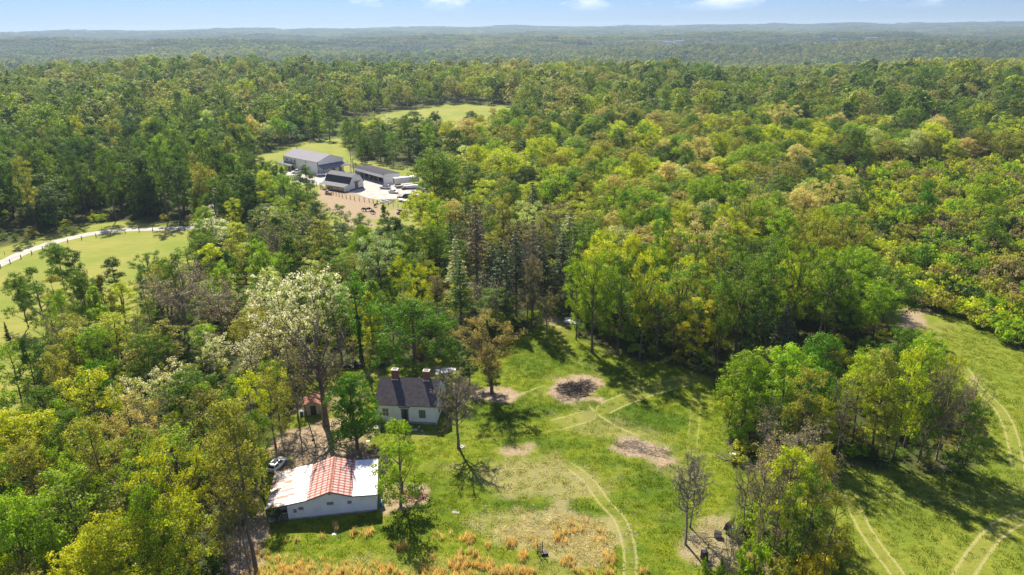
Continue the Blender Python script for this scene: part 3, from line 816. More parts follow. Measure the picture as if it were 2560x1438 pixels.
for s in range(3): reg('spread', make_proto(90 + s, 17, 6.4, 0.3, 'vase', 20, 7, 64, 0.30, 1.15, trunk_r=0.36))
for s in range(3): reg('bare', make_proto(110 + s, 16, 4.2, 0.32, 'oval', 15, 8, 0, twigs=5, bark='bark_grey', sides=3, rise=0.7, bt=1.6, trunk_r=.27))
for s in range(3): reg('budding', make_proto(130 + s, 15, 4.4, 0.3, 'vase', 17, 9, 7, 0.26, 0.9, twigs=3, bark='bark_grey', sides=3))
for s in range(2): reg('pinktwig', make_proto(150 + s, 16, 4.2, 0.3, 'vase', 18, 9, 9, 0.24, 0.9, twigs=5, bark='bark_pink', sides=3))
for s in range(3): reg('blossom', make_proto(160 + s, 14, 4.6, 0.3, 'vase', 17, 6, 30, 0.33, 0.95, petal=0.85))
for s in range(2): reg('pine', conifer(170 + s, 21, 3.8, 0.12, 24, 8, 0.42, 13, bare_below=0.3, bark='bark_grey'))
for s in range(2): reg('cedar', conifer(180 + s, 9, 1.9, 0.04, 20, 9, 0.3, 12, -0.25))
for s in range(3): reg('shrub', shrub(190 + s))
reg('ivytall', make_proto(200, 19, 3.2, 0.35, 'oval', 14, 6, 26, 0.34, 1.1, ivy=70, trunk_r=0.4))
reg('bigbare', make_proto(201, 21, 7.5, 0.22, 'vase', 20, 10, 4, 0.3, 0.9, twigs=3, sides=4, trunk_r=0.62))
reg('deadlean', make_proto(202, 14, 4.0, 0.42, 'top', 15, 9, 7, 0.25, 0.8, twigs=5, bark='bark_grey', sides=3, trunk_r=0.32, bt=1.5))
reg('maple', lobed(203, 15.5, 7.8, 0.06, (7, 6, 3), lr=.34, cl=13, cr=.135, per=78, size=.30, trunk_r=.4))
reg('bright', lobed(204, 13.5, 5.0, 0.07, (6, 7, 6, 4), lr=.34, cl=12, cr=.15, per=58, size=.28, zs=(.16, .38, .62, .86), rr=(.52, .62, .5, .2), trunk_r=.32))
reg('shaggy', lobed(207, 14, 4.6, 0.06, (6, 6, 4, 2), lr=.30, cl=9, cr=.16, per=46, size=.28, zs=(.18, .38, .62, .9), rr=(.62, .62, .34, .1), trunk_r=.28, bark='bark_grey'))
for s in range(3): reg('dome', lobed(210 + s, 17, 7.2, 0.22, (6, 5, 3), lr=.38, cl=12, cr=.14, per=56, size=.36))

PAL = {
 'dark': (0.065, 0.120, 0.012), 'mid': (0.135, 0.215, 0.014), 'rich': (0.115, 0.250, 0.007), 'bright': (0.260, 0.370, 0.010), 'yellow-green': (0.460, 0.490, 0.014),
 'olive': (0.310, 0.300, 0.042), 'tan': (0.560, 0.460, 0.165), 'orange-brown': (0.370, 0.290, 0.095), 'pale green': (0.500, 0.520, 0.200), 'yellow': (0.660, 0.560, 0.035),
 'pinkish': (0.470, 0.390, 0.230), 'silver-green': (0.420, 0.500, 0.240), 'pine': (0.085, 0.120, 0.038), 'greybrown': (0.260, 0.215, 0.105)}
COLWORD = {'dark': 'dark green', 'mid': 'mid-green', 'rich': 'rich green', 'bright': 'bright green', 'yellow-green': 'yellow-green', 'olive': 'olive', 'tan': 'tan-budded',
           'orange-brown': 'orange-brown', 'pale green': 'pale green', 'yellow': 'yellow', 'pinkish': 'pinkish grey', 'silver-green': 'silvery green', 'pine': 'dark green', 'greybrown': 'grey-brown'}
FORMNAME = {'round': ('broadleaf_tree', 'round'), 'airy': ('broadleaf_tree', 'loose'), 'tall': ('broadleaf_tree', 'tall'), 'col': ('broadleaf_tree', 'narrow'), 'cone': ('broadleaf_tree', 'pointed'),
            'spread': ('broadleaf_tree', 'spreading'), 'bare': ('bare_tree', 'leafless'), 'budding': ('bare_tree', 'budding'), 'pinktwig': ('bare_tree', 'twiggy'), 'blossom': ('blossoming_tree', 'white-flowering'),
            'pine': ('pine_tree', 'tall'), 'cedar': ('cedar_tree', 'small'), 'shrub': ('shrub', 'leafy'), 'ivytall': ('broadleaf_tree', 'ivy-clad'), 'bigbare': ('bare_tree', 'huge half-bare'), 'deadlean': ('bare_tree', 'nearly leafless'),
            'maple': ('broadleaf_tree', 'broad dense'), 'shaggy': ('broadleaf_tree', 'shaggy'), 'dome': ('broadleaf_tree', 'dome-shaped'), 'bright': ('broadleaf_tree', 'rounded')}
BASEH = {'round': 14, 'airy': 15, 'tall': 18, 'col': 15, 'cone': 13, 'spread': 17, 'bare': 16, 'budding': 15, 'pinktwig': 16, 'blossom': 14, 'pine': 21, 'cedar': 9, 'shrub': 2.6, 'ivytall': 19, 'bigbare': 21, 'deadlean': 14, 'maple': 15.5, 'bright': 13.5, 'dome': 17, 'shaggy': 14}
BASER = {'round': 5.6, 'airy': 4.8, 'tall': 4.1, 'col': 3.4, 'cone': 3.6, 'spread': 7, 'bare': 4.8, 'budding': 5.2, 'pinktwig': 5, 'blossom': 5.2, 'pine': 3.8, 'cedar': 2.0, 'shrub': 2, 'ivytall': 4, 'bigbare': 8, 'deadlean': 3.6, 'maple': 8.5, 'bright': 5.4, 'dome': 7.8, 'shaggy': 4.6}
PH, PRD = {}, {}
for _k, _P in PROTO.items():
    _m = _P.get('crown', _P['trunk']); _v = np.empty(len(_m.vertices) * 3, np.float32); _m.vertices.foreach_get('co', _v); _v = _v.reshape(-1, 3)
    PH[_k] = float(np.percentile(_v[:, 2], 99.7)); PRD[_k] = float(np.percentile(np.hypot(_v[:, 0], _v[:, 1]), 96))
NKIND = {}
for k in PROTO: NKIND[k.split('#')[0]] = NKIND.get(k.split('#')[0], 0) + 1

RS = np.random.RandomState(4242)
TREES = []   # dict(kind, x, y, h, r, col, label, hero)
def hero(px, py, top, wid, kind, col, label=None, name=None, vr=None):
    """base at (px,py) on the ground, top of the crown at photo row top, crown width in photo pixels"""
    x_, y_ = at(px, py)
    dist = math.hypot(x_, y_)
    # height whose projection reaches the row
    lo, hi = 0.5, 45.0
    for _ in range(30):
        m_ = (lo + hi) / 2
        if float(proj(x_, y_, m_)[1]) > top: lo = m_
        else: hi = m_
    h = lo
    depth = y_ * FWD[1] + (h * 0.6 - CAM_H) * FWD[2]
    r = wid * 0.5 * depth / FPX
    TREES.append(dict(kind=kind, x=x_, y=y_, h=h, r=r, col=col, label=label, hero=True, vr=vr, name=name))

# trees one can point at, measured in the photograph
H_ = hero
H_(1147, 1120, 935, 125, 'deadlean', 'greybrown', 'nearly leafless tree with bare leaning trunk, standing alone right of the cottage')
H_(893, 1122, 943, 125, 'bright', 'rich', 'rounded rich green tree standing in front of the cottage\'s left end')
H_(1001, 1264, 1052, 140, 'shaggy', 'bright', 'loose bright green tree at the right end of the rusty-roofed shed')
H_(815, 1062, 770, 215, 'bigbare', 'olive', 'huge half-bare tree with thick dark trunk, left of the cottage')
H_(1040, 945, 752, 205, 'maple', 'rich', 'broad dense rich green tree directly behind the cottage')
H_(1230, 985, 780, 150, 'spread', 'orange-brown', 'orange-brown budding tree with ivy at its foot, right behind the cottage')
H_(1231, 978, 915, 46, 'col', 'dark', None)
H_(1173, 962, 868, 62, 'col', 'dark', 'small dark lollipop tree between cottage and orange-brown tree')
H_(1714, 1362, 1132, 105, 'bare', 'greybrown', 'leafless twin-trunk tree standing on the lawn near the bottom edge')
H_(1724, 1318, 1150, 80, 'bare', 'greybrown', 'thinner leafless tree just behind the leafless lawn tree')
H_(1856, 1340, 1150, 80, 'bare', 'greybrown', 'slim leafless tree leaning left beside the little scrap heap')
H_(1368, 852, 725, 75, 'budding', 'olive', 'small forked tree at the end of the dirt path')
H_(1330, 828, 640, 60, 'tall', 'greybrown', None)
H_(1318, 815, 600, 55, 'bare', 'greybrown', None)
for px_, py_, tp_ in ((1255, 800, 600), (1290, 790, 580), (1405, 760, 585), (1350, 760, 590), (1232, 760, 610)): H_(px_, py_, tp_, 80, 'pine', 'pine')
H_(905, 905, 690, 95, 'ivytall', 'rich', 'ivy-clad dark tree rising behind the left of the cottage')
H_(850, 880, 720, 100, 'tall', 'mid')
H_(800, 900, 680, 130, 'blossom', 'pale green', 'tallest white-flowering tree, left of the ivy-clad dark tree')
H_(720, 890, 690, 120, 'blossom', 'pale green')
H_(660, 850, 725, 90, 'blossom', 'pale green')
H_(690, 960, 780, 120, 'blossom', 'olive')
H_(640, 985, 820, 90, 'blossom', 'olive')
H_(850, 830, 690, 90, 'blossom', 'pale green')
H_(760, 960, 770, 110, 'blossom', 'olive')
H_(545, 950, 835, 80, 'blossom', 'pale green')
H_(345, 1120, 950, 80, 'blossom', 'olive')
H_(400, 1060, 930, 90, 'blossom', 'yellow-green')
H_(455, 1040, 905, 100, 'blossom', 'olive')
H_(475, 860, 660, 170, 'pinktwig', 'pinkish', 'largest pinkish-grey twiggy tree in the wood below the meadow')
H_(560, 850, 690, 120, 'pinktwig', 'pinkish')
H_(410, 800, 690, 100, 'pinktwig', 'olive')
H_(385, 745, 628, 85, 'spread', 'mid', 'fan-shaped green tree standing alone on the meadow edge')
H_(305, 760, 642, 55, 'col', 'dark')
H_(165, 740, 608, 80, 'round', 'mid'); H_(205, 745, 622, 50, 'col', 'dark')
H_(72, 820, 680, 85, 'round', 'mid'); H_(120, 830, 668, 80, 'shaggy', 'mid'); H_(170, 850, 690, 90, 'shaggy', 'olive'); H_(230, 850, 680, 90, 'round', 'mid')
H_(24, 855, 805, 13, 'cedar', 'dark', 'tiny dark column-shaped cedar alone at the meadow\'s near edge')
H_(275, 1075, 905, 105, 'round', 'rich', 'dense dark green egg-shaped tree deep in the left wood')
H_(65, 1150, 980, 75, 'col', 'bright')
H_(110, 1175, 1010, 110, 'budding', 'olive')
H_(100, 1520, 1240, 200, 'round', 'bright', 'biggest bright green tree in the bottom-left corner')
H_(320, 1530, 1285, 210, 'round', 'yellow-green', 'wide yellow-green tree on the bottom edge left of the shed')
H_(480, 1380, 1100, 190, 'spread', 'yellow-green', 'tall luminous yellow-green tree left of the rusty-roofed shed')
H_(490, 1490, 1240, 150, 'airy', 'yellow-green')
H_(420, 1480, 1215, 140, 'round', 'bright')
H_(215, 1300, 1105, 130, 'spread', 'bright')
H_(180, 1180, 1010, 110, 'round', 'bright')
H_(240, 1580, 1370, 160, 'round', 'yellow-green')
H_(20, 1330, 1110, 110, 'round', 'rich')
H_(20, 1560, 1330, 110, 'round', 'yellow-green')
H_(640, 1420, 1010, 150, 'tall', 'olive')
H_(690, 1120, 925, 115, 'airy', 'olive'); H_(640, 1160, 930, 110, 'airy', 'yellow-green'); H_(620, 1230, 1000, 120, 'tall', 'olive'); H_(700, 1060, 900, 90, 'airy', 'bright')
H_(660, 1235, 1030, 90, 'tall', 'mid'); H_(600, 1330, 1060, 110, 'tall', 'olive'); H_(625, 1430, 1200, 60, 'bare', 'greybrown', 'crooked pale leafless tree left of the shed at the bottom edge')
H_(560, 1300, 1070, 110, 'budding', 'olive'); H_(745, 1050, 830, 100, 'budding', 'olive'); H_(575, 1430, 1230, 70, 'budding', 'olive')
# centre wood
H_(955, 760, 580, 120, 'spread', 'silver-green', 'large silvery green tree in the middle wood')
H_(1115, 690, 580, 90, 'round', 'mid'); H_(1060, 840, 660, 75, 'airy', 'yellow-green'); H_(1010, 820, 645, 70, 'airy', 'yellow-green')
H_(1150, 810, 710, 90, 'airy', 'yellow-green', 'small luminous yellow-green tree behind the broad dense tree')
H_(985, 870, 690, 60, 'tall', 'dark'); H_(1090, 830, 690, 70, 'tall', 'greybrown'); H_(735, 745, 590, 90, 'cone', 'mid'); H_(650, 730, 600, 55, 'cone', 'bright'); H_(590, 760, 625, 70, 'cone', 'mid')
H_(700, 640, 540, 75, 'cone', 'mid'); H_(515, 670, 560, 80, 'round', 'mid'); H_(962, 600, 512, 38, 'cone', 'mid', 'slim pointed green tree in front of the cattle paddock')
H_(1320, 640, 500, 90, 'spread', 'pale green'); H_(1450, 620, 485, 150, 'spread', 'yellow-green', 'wide yellow-green spreading tree left of the big tan tree')
H_(1728, 740, 535, 165, 'spread', 'tan', 'big tan-budded spreading tree standing above the right-hand wood'); H_(1650, 640, 500, 100, 'spread', 'yellow-green')
H_(1480, 880, 612, 110, 'spread', 'bright'); H_(1545, 885, 640, 120, 'airy', 'mid'); H_(1600, 895, 610, 110, 'spread', 'yellow-green'); H_(1440, 850, 650, 70, 'airy', 'bright')
H_(1640, 890, 720, 80, 'budding', 'olive'); H_(1730, 915, 742, 90, 'airy', 'yellow', 'yellow-leaved tree at the lawn\'s far right corner'); H_(1745, 890, 700, 60, 'airy', 'olive')
H_(1790, 915, 680, 90, 'tall', 'mid'); H_(1835, 900, 640, 120, 'spread', 'mid'); H_(1910, 900, 620, 120, 'tall', 'mid'); H_(1975, 870, 600, 130, 'spread', 'bright'); H_(1680, 900, 690, 80, 'airy', 'olive')
H_(2080, 860, 610, 120, 'spread', 'bright'); H_(2180, 860, 700, 140, 'round', 'bright'); H_(2040, 880, 650, 90, 'tall', 'mid'); H_(1880, 930, 720, 90, 'tall', 'dark'); H_(1945, 930, 760, 80, 'pine', 'pine')
# copse by the right field
H_(1850, 1080, 885, 150, 'round', 'bright', 'bright green tree at the left front of the copse, bulging over the lawn')
H_(1820, 1085, 960, 80, 'airy', 'bright'); H_(1940, 1085, 870, 170, 'round', 'bright'); H_(2030, 1060, 840, 150, 'round', 'rich'); H_(1990, 1140, 920, 110, 'airy', 'olive'); H_(2130, 1110, 890, 110, 'tall', 'yellow-green')
H_(2090, 1150, 930, 90, 'budding', 'olive'); H_(2180, 1150, 880, 110, 'tall', 'olive'); H_(2230, 1155, 870, 110, 'airy', 'yellow-green'); H_(2260, 1120, 850, 130, 'airy', 'bright'); H_(2300, 1150, 880, 110, 'budding', 'olive')
H_(2340, 1150, 920, 110, 'pinktwig', 'greybrown'); H_(2390, 1150, 930, 100, 'budding', 'olive'); H_(2410, 1170, 1010, 90, 'airy', 'mid'); H_(2290, 1165, 1000, 80, 'airy', 'mid'); H_(2200, 1170, 1010, 70, 'airy', 'olive'); H_(2150, 1030, 870, 110, 'round', 'bright')
H_(2290, 1010, 830, 100, 'airy', 'bright'); H_(2220, 1000, 820, 110, 'round', 'mid'); H_(2350, 1060, 890, 90, 'airy', 'yellow-green'); H_(1905, 1130, 985, 80, 'budding', 'olive'); H_(2050, 1150, 1000, 70, 'tall', 'yellow-green')
# strip of thin trees left of the field
H_(1930, 1270, 1050, 130, 'pinktwig', 'pinkish', 'pinkish-grey twiggy tree at the back of the thin strip of trees')
H_(1985, 1290, 1060, 110, 'pinktwig', 'pinkish'); H_(1895, 1330, 1100, 110, 'budding', 'tan'); H_(1960, 1400, 1120, 120, 'tall', 'yellow-green'); H_(2010, 1380, 1110, 110, 'tall', 'olive'); H_(2040, 1340, 1130, 90, 'budding', 'greybrown')
H_(1990, 1450, 1170, 120, 'airy', 'mid'); H_(2050, 1470, 1230, 110, 'airy', 'olive'); H_(1925, 1410, 1160, 80, 'bare', 'greybrown'); H_(1880, 1450, 1180, 60, 'budding', 'yellow-green'); H_(1810, 1530, 1290, 45, 'bare', 'greybrown')
H_(1885, 1450, 1345, 95, 'shrub', 'bright', 'bright green bush in front of the thin strip of trees'); H_(2030, 1480, 1385, 110, 'shrub', 'yellow', 'golden yellow bush on the bottom edge beside the field'); H_(1800, 1480, 1395, 35, 'shrub', 'mid'); H_(1950, 1470, 1400, 60, 'shrub', 'olive')
H_(2080, 1430, 1330, 90, 'shrub', 'olive'); H_(1755, 1460, 1395, 30, 'shrub', 'bright'); H_(765, 1285, 1250, 26, 'shrub', 'mid', 'small leafy sapling against the shed\'s front wall')
H_(690, 1310, 1262, 34, 'shrub', 'dark', 'dark vine bush at the shed\'s open left corner')

H_(1010, 1105, 1052, 45, 'shrub', 'bright', None)
H_(1115, 985, 925, 60, 'bare', 'greybrown', 'small leafless dead tree against the cottage\'s right gable'); H_(1160, 1010, 950, 60, 'bare', 'greybrown', 'low leafless thicket tree behind the leaning bare tree')
# around the farm
H_(690, 505, 402, 75, 'round', 'mid', 'round green tree left of the white farm buildings'); H_(715, 520, 440, 55, 'round', 'mid'); H_(760, 340, 268, 30, 'tall', 'mid', 'lone slender tree on the pasture behind the farm'); H_(785, 350, 295, 40, 'airy', 'mid'); H_(825, 352, 292, 32, 'col', 'mid')
H_(877, 402, 290, 32, 'tall', 'mid', 'slender tree at the left end of the band between farm and far field'); H_(905, 405, 305, 40, 'airy', 'mid'); H_(1090, 560, 370, 130, 'round', 'mid', 'broad green tree at the right edge of the gravel yard')
H_(1055, 600, 480, 110, 'round', 'yellow-green', 'rounded yellow-green tree right of the cattle paddock'); H_(790, 570, 500, 60, 'airy', 'bright'); H_(860, 600, 510, 60, 'airy', 'mid')
# thicket beyond the right field
H_(2300, 575, 450, 60, 'round', 'rich', 'dark-crowned tree with visible trunk in the right-hand thicket'); H_(2440, 570, 432, 90, 'round', 'bright'); H_(2150, 480, 400, 40, 'pine', 'pine'); H_(2040, 580, 445, 90, 'spread', 'tan'); H_(2470, 640, 520, 80, 'round', 'mid')
H_(2250, 400, 325, 40, 'round', 'bright'); H_(1255, 395, 330, 32, 'cedar', 'pine', 'dark spruce-like tree above the far end of the middle wood')
for t in TREES: t['z'] = 0.0

# ------------------------------------------------------------------ scattered trees
def rnd_pts(x0, x1, y0, y1, s, rs):
    gx_ = np.arange(x0, x1, s); gy_ = np.arange(y0, y1, s)
    A, B = np.meshgrid(gx_, gy_)
    A = A + (rs.rand(*A.shape) - .5) * s * 0.9; B = B + (rs.rand(*B.shape) - .5) * s * 0.9
    return A.ravel(), B.ravel()
road_np = ROAD
def woods_ok(x_, y_, edge=1.5, copse=True):
    ok = np.ones(x_.shape, bool)
    for P in CLEAR:
        i = inside(P, x_, y_); ok &= ~i
        ok &= dist_poly(P, x_, y_)[0] > edge
    ok &= dist_poly(road_np, x_, y_, False)[0] > 4.2
    return ok
REG = {}
def palette(x_, y_, rs):
    """kind and colour for a scattered tree by where it stands"""
    px_, py_ = [float(q) for q in proj(x_, y_, 12.0)]
    r_ = math.hypot(x_, y_)
    n = float(vnoise(x_, y_, 28.0, 5)); n2 = float(vnoise(x_, y_, 90.0, 6))
    u = rs.rand()
    def pick(ws):
        t = rs.rand() * sum(w for _, w in ws)
        for k, w in ws:
            t -= w
            if t <= 0: return k
        return ws[-1][0]
    if bool(inside(THICKET, np.array([x_]), np.array([y_]))[0]):
        return pick([('airy', 3), ('col', 3), ('round', 4), ('budding', 1), ('cone', 1), ('pinktwig', .5)]), pick([('bright', 4), ('yellow-green', 5), ('olive', 1.5), ('mid', 1.5), ('tan', .5)]), 0.42
    if r_ > 430:
        warm = 0.25 + 0.75 * float(sst(560, 900, r_)) if px_ < 1000 else (0.8 if px_ > 1150 else 0.35)
        warm = warm * (0.4 + 1.0 * n2)
        return pick([('round', 10), ('spread', 2)]), pick([('mid', 5), ('dark', 2.5), ('rich', 1.0), ('olive', 5 * warm), ('yellow-green', 4.5 * warm), ('tan', 2.6 * warm), ('bright', 1.5), ('pale green', .8 * warm)]), 1.0
    if r_ > 262 and px_ > 1120: return pick([('dome', 9), ('round', 4), ('maple', 1), ('airy', .6), ('budding', .4)]), pick([('yellow-green', 3.5), ('bright', 3), ('olive', 3.5), ('mid', 3.5), ('dark', 1), ('tan', 1.6), ('pale green', .7)]), 1.0
    if px_ < 620 and y_ > 225:
        return pick([('tall', 2), ('round', 5), ('bright', 5), ('dome', 1.5), ('col', 2), ('cone', 1)]), pick([('mid', 8), ('dark', 3), ('bright', 1), ('olive', 1), ('yellow-green', .4)]), 1.05
    if px_ < 700 and y_ < 105:
        return pick([('round', 4), ('airy', 4), ('tall', 2), ('spread', 2), ('budding', 2)]), pick([('yellow-green', 3.5), ('bright', 4), ('olive', 3), ('mid', 1.5), ('tan', .5)]), 0.9
    if px_ < 900 and y_ < 225:
        return pick([('round', 3), ('airy', 5), ('tall', 3), ('col', 3), ('cone', 2), ('budding', 2), ('blossom', .7), ('pinktwig', .5)]), pick([('mid', 4), ('bright', 3.5), ('olive', 3.5), ('yellow-green', 2), ('dark', 1.2), ('pale green', .4)]), 0.88
    if px_ < 1120:
        return pick([('round', 4), ('cone', 3), ('col', 3), ('airy', 3), ('tall', 2)]), pick([('mid', 5), ('bright', 3), ('dark', 2), ('olive', 2), ('yellow-green', 1)]), 0.95
    if px_ < 1450 and y_ < 220:
        return pick([('tall', 4), ('airy', 3), ('pine', 3), ('budding', 3), ('round', 1)]), pick([('mid', 3), ('dark', 2), ('greybrown', 2), ('olive', 3), ('pale green', 1.2), ('bright', 1)]), 1.0
    return pick([('round', 5), ('dome', 4), ('spread', 2), ('airy', 2.5), ('tall', 2), ('budding', .8)]), pick([('yellow-green', 3.5), ('bright', 4), ('olive', 3), ('mid', 4), ('tan', 1.1), ('pale green', .8), ('rich', 1)]), 1.05

hx = np.array([t['x'] for t in TREES]); hy = np.array([t['y'] for t in TREES]); hr = np.array([t['r'] for t in TREES])
GAP = poly_px([(2180, 760), (2480, 760), (2520, 1200), (2380, 1200), (2300, 960)])
BLO = [(t['x'], t['y']) for t in TREES if t['kind'] in ('blossom', 'pinktwig')]
def scatter(x0, x1, y0, y1, s, seed, rmin=0, rmax=1e9, scale=1.0, hs=1.0):
    rs = np.random.RandomState(seed)
    A, B = rnd_pts(x0, x1, y0, y1, s, rs)
    px_, py_ = proj(A, B, hgt(A, B)); rr_ = np.hypot(A, B)
    k = (px_ > -330) & (px_ < 2890) & (py_ < 1438 + 420) & (B > 45) & (rr_ >= rmin) & (rr_ < rmax)
    A, B = A[k], B[k]
    k = woods_ok(A, B); A, B = A[k], B[k]
    k = ~inside(COPSE, A, B) & ~inside(GAP, A, B); A, B = A[k], B[k]
    q0, q1 = proj(A, B, np.full(len(A), 9.0)); k = ~((q0 > 1560) & (q0 < 2140) & (q1 > 1180) & ~inside(COPSE, A, B)); A, B = A[k], B[k]
    k = ~((q0[k] > 560) & (q0[k] < 1700) & (q1[k] > 1330)); A, B = A[k], B[k]
    # hidden field corners of the strip and thicket: thinner
    out = []
    th = inside(THICKET, A, B)
    for a, b, t_ in zip(A, B, th):
        if np.min(np.hypot(hx - a, hy - b) - hr * 0.75) < 1.2 and rs.rand() < 0.93: continue
        if t_ and rs.rand() < .72: continue
        if any(-10 < b - v < 3 and abs(a - u) < 4.5 for u, v in BLO): continue
        kd, cl, sc_ = palette(a, b, rs)
        if bool(inside(STRIP, np.array([a]), np.array([b]))[0]) and rs.rand() < 0.6: continue
        h = BASEH[kd] * sc_ * scale * hs * (0.68 + 0.55 * rs.rand()); r = BASER[kd] * sc_ * scale * (0.72 + 0.5 * rs.rand())
        if kd in ('pine', 'tall'): r *= 0.95
        if kd in ('dome',) : r /= 1.25; h /= 1.1
        if b > 225 and float(proj(a, b, 12.0)[0]) < 640: h *= 1.14; r *= .82
        if kd == 'maple': r *= 0.72
        out.append(dict(kind=kd, x=float(a), y=float(b), h=float(h), r=float(r), col=cl, label=None, hero=False, z=hz(a, b), vr=None, name=None))
    return out
near = scatter(-200, 200, 48, 240, 6.9, 77, rmax=205) + scatter(-260, 260, 100, 300, 8.6, 79, rmin=205, rmax=262, scale=1.12, hs=.92)
mid_ = scatter(-420, 420, 150, 520, 10.4, 78, rmin=262, rmax=470, scale=1.3, hs=0.86)

# ------------------------------------------------------------------ trees one can tell apart become objects, the rest one forest
def app(t):
    d = math.sqrt(t['x'] ** 2 + t['y'] ** 2 + (CAM_H - t['z']) ** 2)
    px_, py_ = [float(q) for q in proj(t['x'], t['y'], t['z'] + t['h'] * .7)]
    vis = 1.0 if (-40 < px_ < 2600 and py_ < 1500) else 0.0
    return vis * math.sqrt(t['h'] * t['r']) / d
allt = TREES + near
for t in allt: t['app'] = app(t) * (3 if t['hero'] else 1)
cnt = {}
picked, rest = [], []
LIM = {'broadleaf_tree': 235, 'bare_tree': 60, 'blossoming_tree': 40, 'pine_tree': 30, 'cedar_tree': 20, 'shrub': 40}
for t in sorted(allt, key=lambda t: -t['app']):
    nm = FORMNAME[t['kind']][0]
    if t['app'] > 0 and cnt.get(nm, 0) < LIM[nm]:
        cnt[nm] = cnt.get(nm, 0) + 1; picked.append(t)
    else:
        rest.append(t)
rest += mid_
print('tree objects', len(picked), cnt, 'near rest', len(rest))

def zone(t):
    px_, py_ = [float(q) for q in proj(t['x'], t['y'], 0)]
    X = np.array([t['x']]); Y = np.array([t['y']])
    if inside(COPSE, X, Y)[0]: return 'copse beside the field'
    if inside(STRIP, X, Y)[0]: return 'thin strip by the field'
    if inside(THICKET, X, Y)[0] or (px_ > 2080 and py_ < 800): return 'right-hand thicket'
    if px_ < 700 and t['y'] > 225: return 'wood above the gravel drive'
    if px_ < 740 and t['y'] < 98: return 'bottom-left wood'
    if px_ < 860 and t['y'] < 150: return 'wood left of the cottage'
    if px_ < 900 and t['y'] < 232: return 'wood below the meadow'
    if px_ < 1120 and t['y'] > 185: return 'wood below the farm'
    if px_ < 1460 and t['y'] > 105: return 'wood behind the cottage'
    if t['y'] > 105: return 'wood behind the lawn'
    return 'lawn'
ORD = ['first', 'second', 'third', 'fourth', 'fifth', 'sixth', 'seventh', 'eighth', 'ninth', 'tenth', 'eleventh', 'twelfth']
Z = {}
for t in picked:
    t['zone'] = zone(t); Z.setdefault(t['zone'], []).append(t)
for zn, ts in Z.items():
    ts.sort(key=lambda t: math.hypot(t['x'], t['y']))
    per = 6 if len(ts) < 40 else 8 if len(ts) < 70 else 10
    for i in range(0, len(ts), per):
        row = sorted(ts[i:i + per], key=lambda t: t['x'] / t['y'])
        rn = ORD[min(i // per, 11)]
        rn = {'first': 'front'}.get(rn, rn)
        for j, t in enumerate(row):
            if not t['label']:
                t['label'] = '%s %s %s, %s from left in %s row, %s' % (FORMNAME[t['kind']][1], COLWORD[t['col']], FORMNAME[t['kind']][0].split('_')[-1] if t['kind'] != 'blossom' else 'tree', ORD[j], rn, zn)
seen = set()
for t in picked:
    assert t['label'] not in seen, t['label']
    seen.add(t['label'])

def jitter_col(c, rs, a=0.16):
    v = np.array(PAL[c]) * (1 + (rs.rand() - .5) * 2 * a)
    v = v * (1 + (rs.rand(3) - .5) * 0.08)
    return np.clip(v, 0.005, 1)

rsn = np.random.RandomState(99)
for t in picked:
    kd = t['kind']; nm = t['name'] or FORMNAME[kd][0]
    pk = '%s#%d' % (kd, rsn.randint(NKIND[kd]))
    P = PROTO[pk]
    o = thing(nm, t['label'], 'bush' if kd == 'shrub' else 'tree', (t['x'], t['y'], t['z']), rsn.rand() * 6.28, t['zone'].replace('right-hand', 'right') + ' trees' if not t['hero'] or True else None)
    sx = t['r'] / PRD[pk] * (0.97 + .06 * rsn.rand()); sz = t['h'] / PH[pk]
    o.scale = (sx, sx * (0.92 + .16 * rsn.rand()), sz)
    link('trunk', P['trunk'], o)
    if 'crown' in P:
        c = link('crown', P['crown'], o); c['tint'] = [float(q) for q in jitter_col(t['col'], rsn)]

# low detail models for the distance
def lod(form, seed, H, CR, base, clumps, per, size, cl, flat=0.75, kind='b'):
    rs = np.random.RandomState(seed)
    cen = []; rad = []
    for i in range(clumps):
        t = (i + rs.rand()) / clumps; a = i * 2.4 + rs.rand()
        e = CR * env(form, t) * (0.45 + 0.5 * math.sqrt(rs.rand()))
        z = H * (base + (0.93 - base) * t)
        cen.append((math.cos(a) * e, math.sin(a) * e, z)); rad.append(cl * (0.7 + .6 * rs.rand()))
    V, Fc, A = leaf_cards(rs, cen, rad, per, size, flat=flat, upb=0.65, aspect=0.8, out=0.9)
    TV, TF = seg_tubes([(np.array([0, 0, -.5]), np.array([0, 0, H * .8]), H * .014, H * .006)], 4)
    A2 = np.tile([0.1, 0.5, 0.55, 1.0], (len(TF), 1)); A2[:, 0] = 0
    return np.concatenate([V, TV]), np.concatenate([Fc, TF + len(V)]), np.concatenate([A, A2])
def lod_mesh(name, VFA): return np_mesh(name, VFA[0], VFA[1], [M['leaf_i']], attrs={'leafvar': ('FACE', 'FLOAT_COLOR', VFA[2])})
def lod_l(seed, *a, **k):
    P = lobed(seed, *a, branch=False, **k); V, Fc, A, _ = P['crown']; TV, TF, _ = P['trunk']; A2 = np.tile([0, 0.5, 0.45, 1.0], (len(TF), 1))
    return np.concatenate([V, TV]), np.concatenate([Fc, TF + len(V)]), np.concatenate([A, A2])
LOD1 = [lod_mesh('crown', lod_l(300 + i, 15, 5.2, 0.2, (5, 4, 2), cl=9, cr=.2, per=22, size=.52)) for i in range(6)] + [lod_mesh('crown', lod('oval', 320 + i, 16, 3.8, 0.35, 28, 42, 0.68, 1.3)) for i in range(3)] + [lod_mesh('crown', lod('cone', 330 + i, 15, 3.6, 0.15, 30, 40, 0.6, 1.1)) for i in range(2)]
LOD2 = [lod_mesh('crown', lod('round', 340 + i, 15, 4.8, 0.4, 16, 17, 1.5, 1.7)) for i in range(6)]
